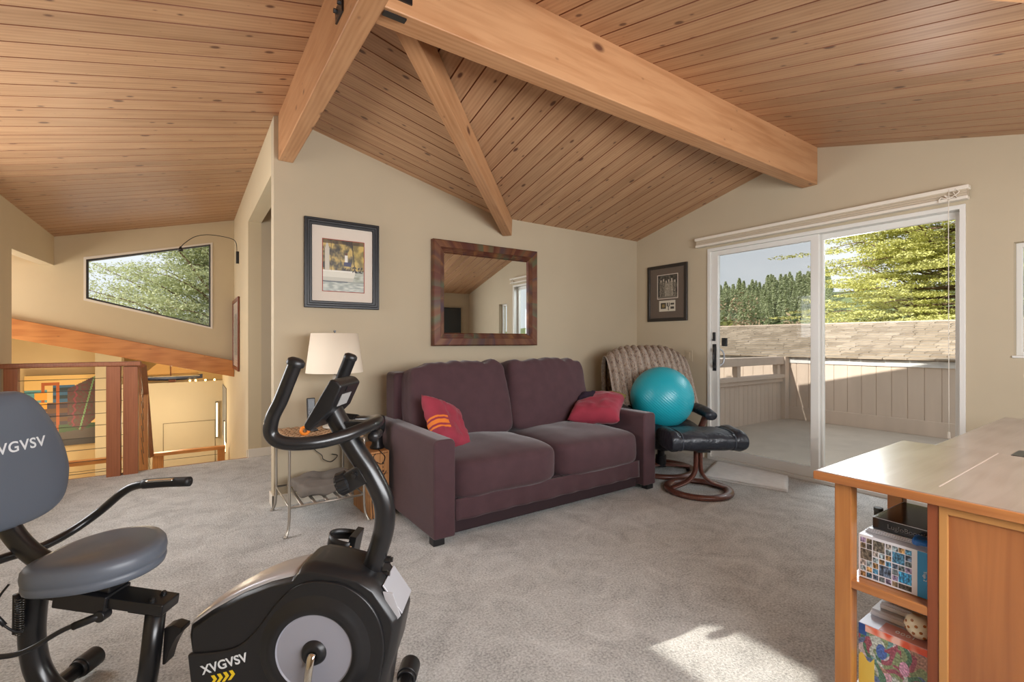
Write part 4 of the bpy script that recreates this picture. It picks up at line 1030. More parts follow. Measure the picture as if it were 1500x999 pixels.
# seat cushion
bm = B()
so = [(-.340, -.02), (-.345, .04), (-.33, .10), (-.295, .150), (-.235, .172), (-.165, .165), (-.10, .12), (-.055, .06), (-.036, 0), (-.042, -.06), (-.075, -.110), (-.13, -.145), (-.20, -.160), (-.265, -.158), (-.312, -.13), (-.335, -.08)]
so = [(p.x, p.y) for p in catmull([(a, b, 0) for a, b in so+[so[0]]], 5)][:-1]
cx_, cy__ = -.19, -.02
def sring(k, z): return [bm.verts.new((cx_+(x-cx_)*k, cy__+(y-cy__)*k, z+.08*(x-cx_)*.5)) for x, y in so]
rs = [sring(.90, .478), sring(.97, .482), sring(.99, .492), sring(.985, .500), sring(.965, .503), sring(.99, .507), sring(1.0, .520), sring(.985, .536), sring(.94, .546), sring(.8, .551), sring(.5, .548), sring(.2, .546)]
for A_, C_ in zip(rs, rs[1:]):
    for k in range(len(A_)): bm.faces.new((A_[k], A_[(k+1) % len(A_)], C_[(k+1) % len(A_)], C_[k]))
bm.faces.new(rs[0]); bm.faces.new(rs[-1])
st = obj('seat', bm, VIN, bk, smooth=True)
# seat back
so = [(0, 1.0), (.05, .995), (.10, .95), (.150, .85), (.170, .765), (.168, .71), (.145, .648), (.09, .615), (0, .606)]
so = so + [(-a, b) for a, b in so[-2:0:-1]]
so = [(p.x, p.y) for p in catmull([(a, b, 0) for a, b in so+[so[0]]], 5)][:-1]
bm = B()
def bx_(z): return -.452-.10*(z-.75)     # recline
def bring(k, dx): return [bm.verts.new((bx_(.80+(b-.80)*k)+dx, a*k, .80+(b-.80)*k)) for a, b in so]
rs = [bring(.9, -.05), bring(.975, -.046), bring(1, -.034), bring(.985, -.026), bring(1, -.018), bring(.985, -.006), bring(.94, .002), bring(.8, .008), bring(.5, .010), bring(.2, .010)]
for A_, C_ in zip(rs, rs[1:]):
    for k in range(len(A_)): bm.faces.new((A_[k], A_[(k+1) % len(A_)], C_[(k+1) % len(A_)], C_[k]))
bm.faces.new(rs[0]); bm.faces.new(rs[-1])
br = obj('backrest', bm, VIN, bk, smooth=True)
Mt = Matrix.Translation((bx_(.845)+.0105, .0, .84)) @ Matrix(((0, -.0995, .995, 0), (1, 0, 0, 0), (0, .995, .0995, 0), (0, 0, 0, 1)))
text('logo', 'XVGVSV', .043, Mt, WTXT, br, .0004, 1.08, .0007)
T('back_bracket', [(-.50, 0, .70), (-.485, 0, .63), (-.445, 0, .565), (-.38, 0, .51), (-.30, 0, .482), (-.20, 0, .475)], .026, BLKM, flat=(1.2, .85))
# rear handles
T('handle_bar', [(-.56, -.30, .50), (-.53, -.16, .50), (-.50, 0, .51), (-.485, .10, .50), (-.47, .19, .515), (-.425, .245, .56), (-.345, .25, .628), (-.29, .25, .652), (-.20, .25, .661), (-.12, .25, .664)], .0135, BLKM)
T('handle_grip', [(-.275, .25, .655), (-.20, .25, .661), (-.115, .25, .664)], .0165, BLKR)
bm = B(); tube(bm, [(-.255, .243, .6675), (-.20, .243, .6715), (-.165, .243, .673)], .012, 10, flat=(1, .45)); obj('pulse_sensor', bm, CHROME, bk, smooth=True)
# adjuster lever, cable, spring
T('adjuster_lever', [(-.17, -.05, .372), (-.245, -.07, .348), (-.30, -.10, .318), (-.335, -.12, .310), (-.40, -.14, .315), (-.52, -.17, .325)], .0068, BLKM)
T('lever_sleeve', [(-.155, -.048, .378), (-.225, -.064, .353)], .0105, BLK, smooth=False)
bm = B(); cyl(bm, (-.16, -.06, .375), (-.16, -.03, .375), .016, 18); obj('pivot', bm, BLK, bk, bevel=.002)
T('cable', [(-.41, -.06, .468), (-.425, -.07, .44), (-.432, -.08, .405), (-.42, -.08, .38), (-.39, -.07, .345), (-.37, -.06, .335)], .003, BLK, seg=8)
T('cable_sleeve', [(-.431, -.08, .398), (-.405, -.075, .362)], .006, BLK, seg=10, smooth=False)
bm = B()
hel = [(-.385+.009*math.cos(a), -.055+.009*math.sin(a), .43-.105*a/(2*PI*16)) for a in [2*PI*k/10 for k in range(160)]]
tube(bm, hel, .0016, 6, smooth=False); obj('spring', bm, STEEL, bk, smooth=True)
T('gas_strut', [(-.398, -.05, .435), (-.40, -.05, .325)], .009, BLK, smooth=False)
# stabilizers
for x0, nm, hw in ((-.455, 'rear', .27), (.655, 'front', .225)):
    st_ = T('stabilizer', [(x0, -hw+.04, .05), (x0, hw-.04, .05)], .024, BLKM, smooth=False)
    for s in (-1, 1):
        bm = B(); cyl(bm, (x0, s*(hw-.065), .05), (x0, s*hw, .05), .033, 24); cyl(bm, (x0, s*(hw-.078), .05), (x0, s*(hw-.063), .05), .029, 24); obj('end_cap', bm, BLK, st_, bevel=.003)
    bm = B(); lathe(bm, [(0, -.01), (.028, -.01), (.031, 0), (.028, .01), (0, .01)], 24, Matrix.Translation((x0+.045, .09 if nm == 'rear' else -.1, .035)) @ Matrix.Rotation(PI/2, 4, 'X')); obj('transport_wheel', bm, BLK, st_, smooth=False)
T('rear_link', [(-.53, -.1, .06), (-.49, .0, .085), (-.42, .0, .10), (-.36, 0, .11)], .022)
T('front_link', [(.40, 0, .08), (.52, 0, .06), (.635, 0, .05)], .028)
bm = B()
for i, (x, z, w) in enumerate(((-.015, .325, .03), (.01, .33, .03), (.035, .325, .026), (.01, .30, .02), (-.01, .25, .012), (-.02, .19, .005))): pass
prism(bm, [(-.02, .0, .308), (.006, .0, .316), (.032, 0, .308), (.031, 0, .296), (.016, 0, .282), (.004, 0, .262), (-.008, 0, .235), (-.018, 0, .20), (-.026, 0, .20)], (0, .04, 0)); obj('rail_gusset', bm, BLK, bk, bevel=.003)

# shroud
sil = [(.098, .330), (.103, .362), (.16, .402), (.25, .452), (.33, .484), (.395, .500), (.412, .522), (.445, .531), (.50, .522), (.585, .500), (.630, .470), (.688, .384), (.692, .362), (.675, .275), (.655, .215), (.64, .12), (.60, .085), (.20, .085), (.135, .14), (.112, .22)]
def prof_ring(bm, k, y, c=(.40, .30)): return [bm.verts.new((c[0]+(x-c[0])*k, y, c[1]+(z-c[1])*k)) for x, z in sil]
def loft(bm, rs, caps=True):
    for A_, C_ in zip(rs, rs[1:]):
        for k in range(len(A_)): bm.faces.new((A_[k], A_[(k+1) % len(A_)], C_[(k+1) % len(A_)], C_[k]))
    if caps: bm.faces.new(rs[0]); bm.faces.new(rs[-1])
bm = B(); loft(bm, [prof_ring(bm, .93, -.085), prof_ring(bm, .985, -.066), prof_ring(bm, 1, -.045), prof_ring(bm, 1, .045), prof_ring(bm, .985, .066), prof_ring(bm, .93, .085)])
sh_ = obj('shroud', bm, plain('shroud_black', (28, 28, 30), .34, bump=.1, bscale=500, bdist=.0004), bk, bevel=.004)
# lower raised side panel with curved upper edge
def sidepanel(name, pts, y0, y1, mat, bev=.004, parent=None):
    bm = B(); P_ = [(p.x, p.z) for p in catmull([(a, 0, b) for a, b in pts], 5)] if len(pts) > 12 else pts
    prism(bm, [(x, y0, z) for x, z in P_], (0, y1-y0, 0)); return obj(name, bm, mat, parent or sh_, bevel=bev, seg=3)
low = [(.112, .292), (.20, .300), (.255, .318), (.30, .36), (.345, .42), (.38, .458), (.42, .484), (.47, .492), (.54, .480), (.60, .44), (.638, .38), (.650, .31), (.64, .24), (.615, .13), (.58, .10), (.22, .10), (.15, .15), (.12, .22)]
for s in (-1, 1):
    sidepanel('side_cover', low, s*.078, s*.093, MATS['shroud_black'], .007)
# raised ring and disc
for s in (-1, 1):
    Mc = Matrix.Translation((.462, s*.090, .303)) @ Matrix.Rotation(PI/2*(1 if s < 0 else -1), 4, 'X')
    bm = B(); lathe(bm, [(.104, .012), (.112, .017), (.122, .017), (.132, .011), (.145, .006), (.158, .0)], 72, Mc); obj('ring_cover', bm, MATS['shroud_black'], sh_, smooth=True)
    bm = B(); lathe(bm, [(0, .010), (.101, .010), (.1045, .013)], 72, Mc); obj('disc', bm, GREYD, sh_, smooth=False)
    bm = B(); lathe(bm, [(0, .022), (.012, .022), (.014, .026), (.028, .022), (.034, .010)], 36, Mc); obj('hub_cap', bm, BLK, sh_, smooth=True)
# silver top strip on the left
def arc_strip(name, pts, wd, mat, th=.004, y0=-.05, y1=.05):
    bm = B(); pa = catmull([(x, 0, z) for x, z in pts], 6); rows = []
    for p in pa:
        row = []
        for k in range(9):
            t_ = k/8*2-1; row.append(bm.verts.new((p.x, y0+(y1-y0)*(t_+1)/2, p.z+th-.010*t_**4)))
        rows.append(row)
    for A_, C_ in zip(rows, rows[1:]):
        for k in range(8): bm.faces.new((A_[k], A_[k+1], C_[k+1], C_[k]))
    o = obj(name, bm, mat, sh_, smooth=True); m_ = o.modifiers.new('s', 'SOLIDIFY'); m_.thickness = .006; return o
arc_strip('top_trim', [(.106, .366), (.16, .405), (.25, .455), (.33, .487), (.398, .504)], .1, SILV, .004, -.068, .068)
bm = B(); prism(bm, [(.640, -.070, .452), (.668, -.070, .448), (.690, -.070, .385), (.668, -.070, .360)], (0, .005, 0)); 
o = obj('front_trim', bm, SILV, sh_, bevel=.001)
bm = B(); prism(bm, [(.636, -.060, .463), (.690, -.060, .384), (.690, .060, .384), (.636, .060, .463)], (.003, 0, .003)); obj('front_trim', bm, SILV, sh_, bevel=.001)
Mx = Matrix(((1, 0, 0, 0), (0, 0, -1, 0), (0, 1, 0, 0), (0, 0, 0, 1)))
text('logo', 'XVGVSV', .034, Matrix.Translation((.215, -.0945, .268)) @ Mx @ Matrix.Rotation(R(17), 4, 'Z'), WTXT, sh_, .0005, 1.04, .0007)
bm = B()
for k in range(4):
    o_ = Vector((.178+k*.0165, -.0936, .218+k*.0045))
    prism(bm, [tuple(o_+Vector(q)) for q in ((0, 0, .018), (.009, 0, .020), (.0165, 0, .009), (.0055, 0, -.006), (-.0035, 0, -.008), (.0072, 0, .008))], (0, -.0008, 0))
obj('chevron_mark', bm, YTXT, sh_)
# cranks and pedals
for s in (-1, 1):
    c0 = Vector((.462, s*.118, .303)); dv = Vector((-.012, 0, -.165)) if s < 0 else Vector((.012, 0, .176))
    T('crank', [c0+Vector((0, -s*.02, 0)), c0, c0+dv*.25+Vector((0, s*.012, 0)), c0+dv*.7+Vector((0, s*.02, 0)), c0+dv+Vector((0, s*.022, 0))], .0088, CHROME, flat=(1.25, .8))
    pc = c0+dv+Vector((0, s*.075, 0))
    pd = T('pedal_axle', [pc-Vector((0, s*.06, 0)), pc+Vector((0, s*.03, 0))], .006, CHROME, smooth=False)
    bm = B(); Mp = Matrix.Translation(pc+Vector((0, 0, -.01))) @ Matrix.Rotation(R(-78 if s > 0 else 10), 4, 'Y')
    box(bm, -.045, .045, -.042, .042, -.011, .011, Mp)
    for i in range(5):
        for j in range(5): box(bm, -.038+.017*i, -.030+.017*i, -.036+.016*j, -.028+.016*j, .011, .0145, Mp); 
    obj('pedal', bm, BLK, pd, bevel=.002)
    bm = B(); rows = []
    for k in range(21):
        a = PI*k/20; row = []
        for q in (-1, 1): row.append(bm.verts.new(Mp @ Vector((q*.018+.01, -.05*math.cos(a), .004+.085*math.sin(a)**.8))))
        rows.append(row)
    for A_, C_ in zip(rows, rows[1:]): bm.faces.new((A_[0], A_[1], C_[1], C_[0]))
    o = obj('pedal_strap', bm, BLK, pd, smooth=True); m_ = o.modifiers.new('s', 'SOLIDIFY'); m_.thickness = .003
# mast
T('mast', [(.560, 0, .40), (.574, 0, .440), (.604, 0, .525), (.626, 0, .607), (.623, 0, .681), (.586, 0, .763), (.543, 0, .828), (.500, 0, .899), (.470, 0, .955)], .0295, BLKM, seg=24)
bm = B(); lathe(bm, [(.031, 0), (.036, .002), (.036, .012), (.031, .014)], 28, align((.572, 0, .432), (.35, 0, 1))); obj('mast_collar', bm, BLK, bk, smooth=True)
for x, y, z, dx, dy in ((.585, -.028, .478, 0, -1), (.641, 0, .51, 1, 0), (.632, 0, .468, 1, 0), (.548, -.03, .765, 0, -1), (.60, -.028, .60, .0, -.0)):
    if dx == dy == 0: continue
    bm = B(); p_ = Vector((x, y, z)); dd = Vector((dx, dy, 0)); cyl(bm, p_-dd*.012, p_+dd*.003, .010, 14); cyl(bm, p_+dd*.003, p_+dd*.010, .007, 6); obj('bolt', bm, BLKM, bk)
# tension knob
bm = B(); box(bm, -.03, .03, -.022, .022, -.028, .028, Matrix.Translation((.545, -.005, .752)) @ Matrix.Rotation(R(-30), 4, 'Y')); obj('knob_housing', bm, BLK, bk, bevel=.004)
bm = B(); prk = []
Mk = align((.522, -.005, .742), (-1, -.15, -.42)); n = 48
rr = [[.022, -.004], [.033, .001], [.034, .026], [.027, .033], [0, .035]]
rings = []
for r_, z_ in rr:
    rings.append([bm.verts.new(Mk @ Vector(((r_*(1-.07*(k % 4 < 1)))*math.cos(2*PI*k/n), (r_*(1-.07*(k % 4 < 1)))*math.sin(2*PI*k/n), z_))) for k in range(n)])
for A_, C_ in zip(rings, rings[1:]):
    for k in range(n): bm.faces.new((A_[k], A_[(k+1) % n], C_[(k+1) % n], C_[k]))
bmesh.ops.remove_doubles(bm, verts=bm.verts[:], dist=.0001)
obj('tension_knob', bm, BLK, bk)
# handlebar
hb = [(.458, -.2, 1.095), (.440, -.2, 1.05), (.420, -.2, 1.00), (.399, -.2, .955), (.396, -.198, .915), (.425, -.192, .893), (.49, -.168, .888), (.548, -.125, .896), (.590, -.06, .908), (.603, 0, .912)]
hb2 = [(x, -y, z) for x, y, z in hb[::-1][1:]]
T('handlebar', hb+hb2, .0172, BLKM, seg=18)
for sgn in (-1, 1):
    T('handle_grip', [(x, y*-sgn*-1 if sgn < 0 else -y, z) for x, y, z in hb[:7]], .0205, BLKR, seg=20)
    bm = B(); lathe(bm, [(.0206, -.006), (.0222, -.002), (.021, .008), (.014, .013), (0, .014)], 24, align((.458, .2*sgn, 1.094), (.4, 0, 1))); obj('grip_cap', bm, BLK, bk, smooth=True)
bm = B(); box(bm, -.06, .055, -.022, .022, -.014, .012, Matrix.Translation((.552, 0, .905))); obj('bar_clamp', bm, BLK, bk, bevel=.004)
T('clamp_knob', [(.60, -.03, .875), (.60, .03, .875)], .014, BLK, smooth=False)
# console
ax = Vector((.43, 0, .905)); bx2 = Vector((.508, 0, 1.038)); dv = (bx2-ax).normalized(); nv = Vector((dv.z, 0, -dv.x))  # towards +x
bm = B(); prism(bm, [tuple(ax-nv*.004+Vector((0, -.082, 0))), tuple(ax+nv*.012+Vector((0, -.082, 0))), tuple(ax+nv*.034+dv*.08+Vector((0, -.082, 0))), tuple(bx2+nv*.026+Vector((0, -.082, 0))), tuple(bx2+dv*.006+nv*.006+Vector((0, -.082, 0))), tuple(bx2-nv*.012+Vector((0, -.082, 0))), tuple(ax-nv*.012+dv*.01+Vector((0, -.082, 0)))], (0, .164, 0))
cs = obj('console', bm, BLK, bk, bevel=.008, seg=3)
pA = ax+dv*.075+nv*.0335
def onback(y0, y1, t0, t1, e0, e1, name, mat):
    bm = B(); q = []
    for e in (e0, e1):
        for y in (y0, y1):
            for t_ in (t0, t1):
                base = (ax+nv*.034+dv*.08).lerp(bx2+nv*.026, t_); q.append(tuple(base+nv*e+Vector((0, y, 0))))
    vs_ = [bm.verts.new(p) for p in q]
    for f in ((0, 1, 3, 2), (4, 6, 7, 5), (0, 4, 5, 1), (2, 3, 7, 6), (0, 2, 6, 4), (1, 5, 7, 3)): bm.faces.new([vs_[i] for i in f])
    obj(name, bm, mat, cs)
onback(-.045, .03, .12, .62, 0, .0012, 'sticker', plain('silver_sticker', (190, 190, 188), .35, metal=.3))
onback(-.035, .04, .74, .95, 0, .003, 'battery_cover', BLK)
bm = B(); q = []
prism(bm, [tuple(ax-nv*.013+dv*.03+Vector((0, -.055, 0))), tuple(ax-nv*.0145+dv*.03+Vector((0, -.055, 0))), tuple(bx2-nv*.0145-dv*.03+Vector((0, -.055, 0))), tuple(bx2-nv*.013-dv*.03+Vector((0, -.055, 0)))], (0, .11, 0)); obj('screen', bm, MATS['lcd_dark'], cs)

# ------------------------------------------------------------------ stair railing
rl = thing('stair_railing', 'reddish wood guard railing with steel cables at the top of the stairs', 'railing', (-.36, 5.25, 0))
def post(parent, x0, x1, y0, y1, z0, z1, mat=RAILZ, name='post'):
    L_ = parent.location; bm = B(); box(bm, x0-L_.x, x1-L_.x, y0-L_.y, y1-L_.y, z0-L_.z, z1-L_.z); return obj(name, bm, mat, parent, bevel=.004)
post(rl, -1.178, -1.10, 5.215, 5.29, -.12, .935)
post(rl, -.572, -.478, 5.205, 5.29, -.12, .935)
post(rl, -.462, -.362, 5.215, 5.33, -.12, .93)
bm = B(); box(bm, -.84, .02, -.055, .055, .935, .972); obj('top_rail', bm, RAIL, rl, bevel=.008, seg=3)
bm = B()
for k in range(9):
    z = .835-k*.0985; tube(bm, [(-.80, 0, z), (-.01, 0, z)], .0026, 6, smooth=False)
obj('cables', bm, STEEL, rl, smooth=True)
# descending handrail
dr = thing('descending_handrail', 'wood handrail sloping down the stairs beside the cable railing', 'handrail', (-.36, 5.3, 0))
p0, p1d = Vector((.008, .09, .93)), Vector((-.06, 2.62, -.39))
bm = B(); tube(bm, [p0, p1d], .045, 4, smooth=False, flat=(.9, .55)); obj('sloping_rail', bm, RAIL, dr)
bm = B()
for k in range(7): tube(bm, [p0+Vector((0, .05, -.11-.11*k)), p1d+Vector((0, 0, -.11-.11*k))], .0026, 6, smooth=False)
obj('cables', bm, STEEL, dr)
STAIRW = wood('light_fir', (206, 146, 86), (182, 118, 62), axis='Z', gs=1.2, rough=.45); STAIRX = wood('light_fir_x', (206, 146, 86), (182, 118, 62), axis='X', gs=1.2, rough=.45)
bm = B(); box(bm, -.05, .03, .55, .63, -1.5, .62); obj('post', bm, STAIRW, dr, bevel=.004)
# landing rail
lr = thing('landing_railing', 'low honey coloured railing with cables on the landing below', 'railing', (-.42, 8.0, -1.5))
post(lr, -.40, -.28, 7.96, 8.04, -1.5, -.40, STAIRW); post(lr, .345, .435, 7.96, 8.04, -1.5, -.40, STAIRW)
bm = B(); box(bm, -.04, .86, -.05, .05, 1.09, 1.135); obj('top_rail', bm, STAIRX, lr, bevel=.006)
bm = B()
for k in range(6): tube(bm, [(.10, 0, 1.02-.1*k), (.80, 0, 1.02-.1*k)], .003, 6, smooth=False)
obj('cables', bm, STEEL, lr)
lr2 = thing('landing_railing', 'low railing piece seen through the cables behind the exercise bike seat back', 'railing', (-1.4, 8.0, -1.5))
post(lr2, -1.58, -1.48, 7.96, 8.04, -1.5, -.42, STAIRW)
bm = B(); box(bm, -.5, .68, -.05, .05, 1.08, 1.14); obj('top_rail', bm, STAIRX, lr2, bevel=.006)
bm = B()
for k in range(5): tube(bm, [(-.5, 0, 1.0-.1*k), (.68, 0, 1.0-.1*k)], .003, 6, smooth=False)
obj('cables', bm, STEEL, lr2)

# painting on the lower wall
def art(u, v):
    c = (236, 196, 122)
    if .0 < u < .30 and .58 < v < .80: c = (96, 158, 168)
    if .38 < u < .68 and .18 < v < .86: c = (60, 104, 140) if (v*9) % 1 > .45 else (44, 62, 70)
    if .05 < u < .60 and .26 < v < .62 and (v*8.5) % 1 < .5: c = (108, 76, 52)
    if .10 < u < .60 and .30 < v < .60 and (v*8.5) % 1 >= .5: c = (72, 60, 70)
    if (.22 < u < .47 and .14 < v < .90) and not (.265 < u < .425 and .18 < v < .86): c = (184, 96, 44)
    for k in range(4):
        if .13 < u < .30 and .27+.13*k < v < .365+.13*k: c = (244, 172, 70)
    if u > .45 and v < .30: c = (70, 96, 66)
    if v < .14+.10*u: c = (92, 84, 80) if v > .08 else (70, 66, 66)
    t_ = u-.58
    if t_ > 0 and v < .80+.45*t_ and v > .30-.55*min(t_, .2)+max(0, t_-.2)*.9:
        c = mixc((104, 56, 60), (88, 82, 70), .5+nz(u, v, 30)); 
        if abs((u-.64)-.10*(v-.2)*1.0+.015*math.sin(v*60)) < .012: c = (140, 62, 76)
        if abs(u-(.72+.28*(v-.12))) < .012: c = (120, 160, 110)
    return c
pt = thing('wall_painting', 'large abstract geometric painting in blue, orange and maroon on the lower wall', 'painting', (-1.96, 9.62, -.42))
bm = B(); box(bm, 0, .80, .002, .12, 0, 1.06); obj('canvas', bm, plain('canvas_edge', (120, 100, 80), .8), pt)
raster('print', Matrix(((1, 0, 0, 0), (0, 0, -1, 0), (0, 1, 0, 0), (0, 0, 0, 1))), .80, 1.06, 90, 120, art, CARD, pt)

# model ship on the ledge
ms = thing('model_sailboat', 'model sailboat with tan sails on the ledge below the sloping beam', 'model ship', (-.22, 9.62, .475))
bm = B()
sec = []
for i in range(13):
    t_ = i/12; x = -.42+.84*t_; w = .055*math.sin(PI*min(1, t_*.9+.12))**.7; zk = .02+.05*abs(t_-.5)**2*2; top = .085+.03*(2*t_-1)**2
    sec.append([bm.verts.new((x, -w, top)), bm.verts.new((x, -w*.8, zk+.03)), bm.verts.new((x, 0, zk)), bm.verts.new((x, w*.8, zk+.03)), bm.verts.new((x, w, top))])
for A_, C_ in zip(sec, sec[1:]):
    for k in range(4): bm.faces.new((A_[k], A_[k+1], C_[k+1], C_[k]))
    bm.faces.new((A_[4], A_[0], C_[0], C_[4]))
bm.faces.new(sec[0]); bm.faces.new(sec[-1])
obj('hull', bm, plain('navy_hull', (54, 66, 92), .4), ms)
bm = B(); box(bm, -.38, .38, -.056, .056, .088, .096); obj('deck', bm, plain('ivory_deck', (216, 200, 168), .5), ms)
bm = B(); box(bm, -.05, .05, -.04, .04, 0, .035); obj('stand', bm, RAIL, ms)
bm = B(); tube(bm, [(-.02, 0, .09), (-.02, 0, .50)], .007, 8, smooth=False); tube(bm, [(-.02, 0, .13), (.36, 0, .13)], .004, 8, smooth=False); obj('mast', bm, RAIL, ms)
bm = B(); prism(bm, [(-.01, 0, .135), (.37, 0, .135), (.22, .01, .26), (-.01, 0, .44)], (0, .004, 0)); obj('mainsail', bm, plain('tan_sail', (206, 160, 96), .8), ms)
bm = B(); prism(bm, [(-.035, 0, .12), (-.40, 0, .12), (-.035, 0, .46)], (0, .004, 0)); obj('jib', bm, MATS['tan_sail'], ms)
WARM = emis('warm_bulb', (255, 200, 120), 14)
src = None
for k, x in enumerate((.02, .10, .24, .37)):
    if src is None:
        src = bpy.data.objects.new('string_light', None); link(src); src.location = (x, 9.58, .47)
        bm = B(); lathe(bm, [(0, 0), (.010, .004), (.014, .014), (.009, .028), (0, .032)], 12); obj('bulb', bm, WARM, src, smooth=True)
        bm = B(); tube(bm, [(-.05, .01, .003), (0, .01, .006), (.05, .01, .003)], .002, 6); obj('wire', bm, BLK, src)
        o = src
    else:
        o = src.copy(); link(o); o.location = (x, 9.58, .47)
        for c_ in list(src.children):
            q = c_.copy(); link(q); q.parent = o
    tag(o, ['small warm bulb next to the bow of the model sailboat', 'second warm bulb from the model sailboat on the ledge', 'third warm bulb from the model sailboat on the ledge', 'warm bulb furthest from the model sailboat on the ledge'][k], 'light bulb', 'string lights on the ledge')
# vertical light fixtures and dark panels by the stair
for k, (x, y, z0, z1, lab) in enumerate(((.40, 9.46, -.50, .12, 'upper slim vertical glowing wall light at the foot of the stair wall'), (.475, 8.7, -.62, -.10, 'lower slim vertical glowing wall light nearest the landing railing'))):
    f = thing('wall_light', lab, 'wall light', (x, y, z0))
    bm = B(); box(bm, -.022, .022, -.012, .012, 0, z1-z0); obj('housing', bm, plain('bronze_housing', (90, 80, 66), .4) if k == 0 else MATS['bronze_housing'], f, bevel=.003)
    bm = B(); box(bm, -.013, .013, -.016, -.012, .02, z1-z0-.02); obj('diffuser', bm, emis('warm_diffuser%d' % k, (255, 232, 190), 1.6), f)
gp = B(); box(gp, XD-.012, XD-.002, 8.45, 9.35, -.42, .42); tag(obj('grey_panel', gp, plain('slate_panel', (128, 126, 122), .6)), 'grey rectangular panel on the lower stair side wall', 'panel')

# ------------------------------------------------------------------ outside : deck and neighbour
bm = B(); box(bm, 4.34, 8.2, -4, 3.95, -.22, -.10); struct('floor_deck', bm, plain('deck_coating', (178, 166, 152), .85, nscale=5, nvar=.06, bump=.3, bscale=120, bdist=.004))
SID = plain('taupe_siding', (208, 190, 174), .75, nscale=8, nvar=.05, bump=.2, bscale=60, bdist=.003, stretch=(1, 1, .15))
nb = thing('neighbouring_building', 'low building beyond the deck with beige board wall and shingle roof', 'building', (8.0, 0, -.1))
bm = B(); y = -5.0; k = 0
while y < 8.0:
    w = .176; box(bm, .0, .03, y+.004, y+w-.004, 0, .98); box(bm, .008, .03, y-.004, y+.004, 0, .98); y += w
obj('board_wall', bm, SID, nb, bevel=0)
bm = B(); box(bm, -.022, .0, -5, 3.80, .0, .20); obj('base_board', bm, SID, nb, bevel=.004)
bm = B(); box(bm, -.004, .03, -5, 8, .93, 1.015); obj('trim_board', bm, SID, nb)
SHG = NT('cedar_shingles'); 
a_ = SHG.n('ShaderNodeVertexColor', layer_name='print'); nn = SHG.n('ShaderNodeTexNoise'); nn.inputs['Scale'].default_value = 14; nn.inputs['Detail'].default_value = 5
mxn = SHG.n('ShaderNodeMix', data_type='RGBA', blend_type='MULTIPLY'); mxn.inputs[0].default_value = .5; SHG.l(SHG.coord((1, .6, 3)), nn.inputs['Vector']); SHG.l(a_.outputs[0], mxn.inputs[6]); SHG.l(nn.outputs[0], mxn.inputs[7]); SHG.l(mxn.outputs[2], SHG.b.inputs['Base Color']); SHG.b.inputs['Roughness'].default_value = .9
bm = B(); cl = bm.loops.layers.float_color.new('print'); rs_ = random.Random(5)
run, rise = 2.35, .58; n = 15
for j in range(n):
    y = -6+rs_.random()*.2
    while y < 9:
        w = rs_.uniform(.12, .30); x0 = -.09+run*j/n-rs_.uniform(0, .02); x1 = x0+run/n*1.35; z0 = 1.0+rise*j/n; z1 = 1.0+rise*(j+1.35)/n
        nf = len(bm.faces); prism(bm, [(x0, y, z0+.016), (x1, y, z1-.006), (x1, y, z1-.020), (x0, y, z0-.004)], (0, w-.006, 0)); bm.faces.ensure_lookup_table()
        v_ = rs_.uniform(-18, 18); cc = lin((178+v_, 162+v_, 143+v_)); 
        for f in bm.faces[nf:]:
            for lp in f.loops: lp[cl] = cc
        y += w
prism(bm, [(-.02, -6, .98), (run, -6, .98+rise), (run, -6, .9+rise), (-.02, -6, .9)], (0, 15, 0))
obj('shingle_roof', bm, SHG.m, nb)
bm = B(); box(bm, run-.08, run+.08, -6, 9, 1.0+rise-.02, 1.0+rise+.02); obj('ridge_cap', bm, SHG.m if 0 else SID, nb)
bm = B(); box(bm, .04, 4.6, -6, 9, -3, .9); obj('core', bm, SID, nb)

pr = thing('deck_railing', 'grey shaded deck railing with board siding and an open top slot', 'railing', (4.36, 3.80, -.1))
bm = B(); x = 0.0
while x < 3.60:
    box(bm, x+.003, x+.117, 0, .03, 0, .66); box(bm, x-.003, x+.003, .008, .03, 0, .66); x += .12
obj('siding_panel', bm, SID, pr)
bm = B(); box(bm, 0, 3.62, -.06, .08, .66, .72); box(bm, 0, 3.62, -.03, .05, .60, .66); obj('middle_rail', bm, SID, pr, bevel=.004)
bm = B(); box(bm, 0, 3.62, -.05, .09, .88, 1.0); obj('top_rail', bm, SID, pr, bevel=.005)
for x in (0.0, 1.1, 2.2, 3.36):
    bm = B(); box(bm, x, x+.09, -.02, .06, .70, .9); obj('post', bm, SID, pr, bevel=.003)
bm = B(); box(bm, 3.50, 3.63, -.07, .09, 0, 1.0); obj('end_post', bm, SID, pr, bevel=.004)

# ground and hill
bm = B(); box(bm, -60, 400, -300, 300, -4.1, -4.0); GR = plain('meadow', (140, 126, 96), .95, nscale=.3, nvar=.3); struct('ground', bm, GR)
bm = B(); N = 60; G = []
def hill_z(x, y):
    # rises with distance; ridge falling to the left
    t_ = max(0, min(1, (x-42)/105)); return -4+(16.5+1.5*math.sin(y*.02+.5)+1.5*noise.noise(Vector((x*.03, y*.03, 0))))*t_*t_*(3-2*t_)
for j in range(N+1):
    G.append([bm.verts.new((40+i*4, -140+j*8, hill_z(40+i*4, -140+j*8))) for i in range(N+1)])
for j in range(N):
    for i in range(N): bm.faces.new((G[j][i], G[j][i+1], G[j+1][i+1], G[j+1][i]))
struct('hillside', bm, plain('hill_scrub', (104, 116, 72), .95, nscale=.25, nvar=.4), smooth=True)

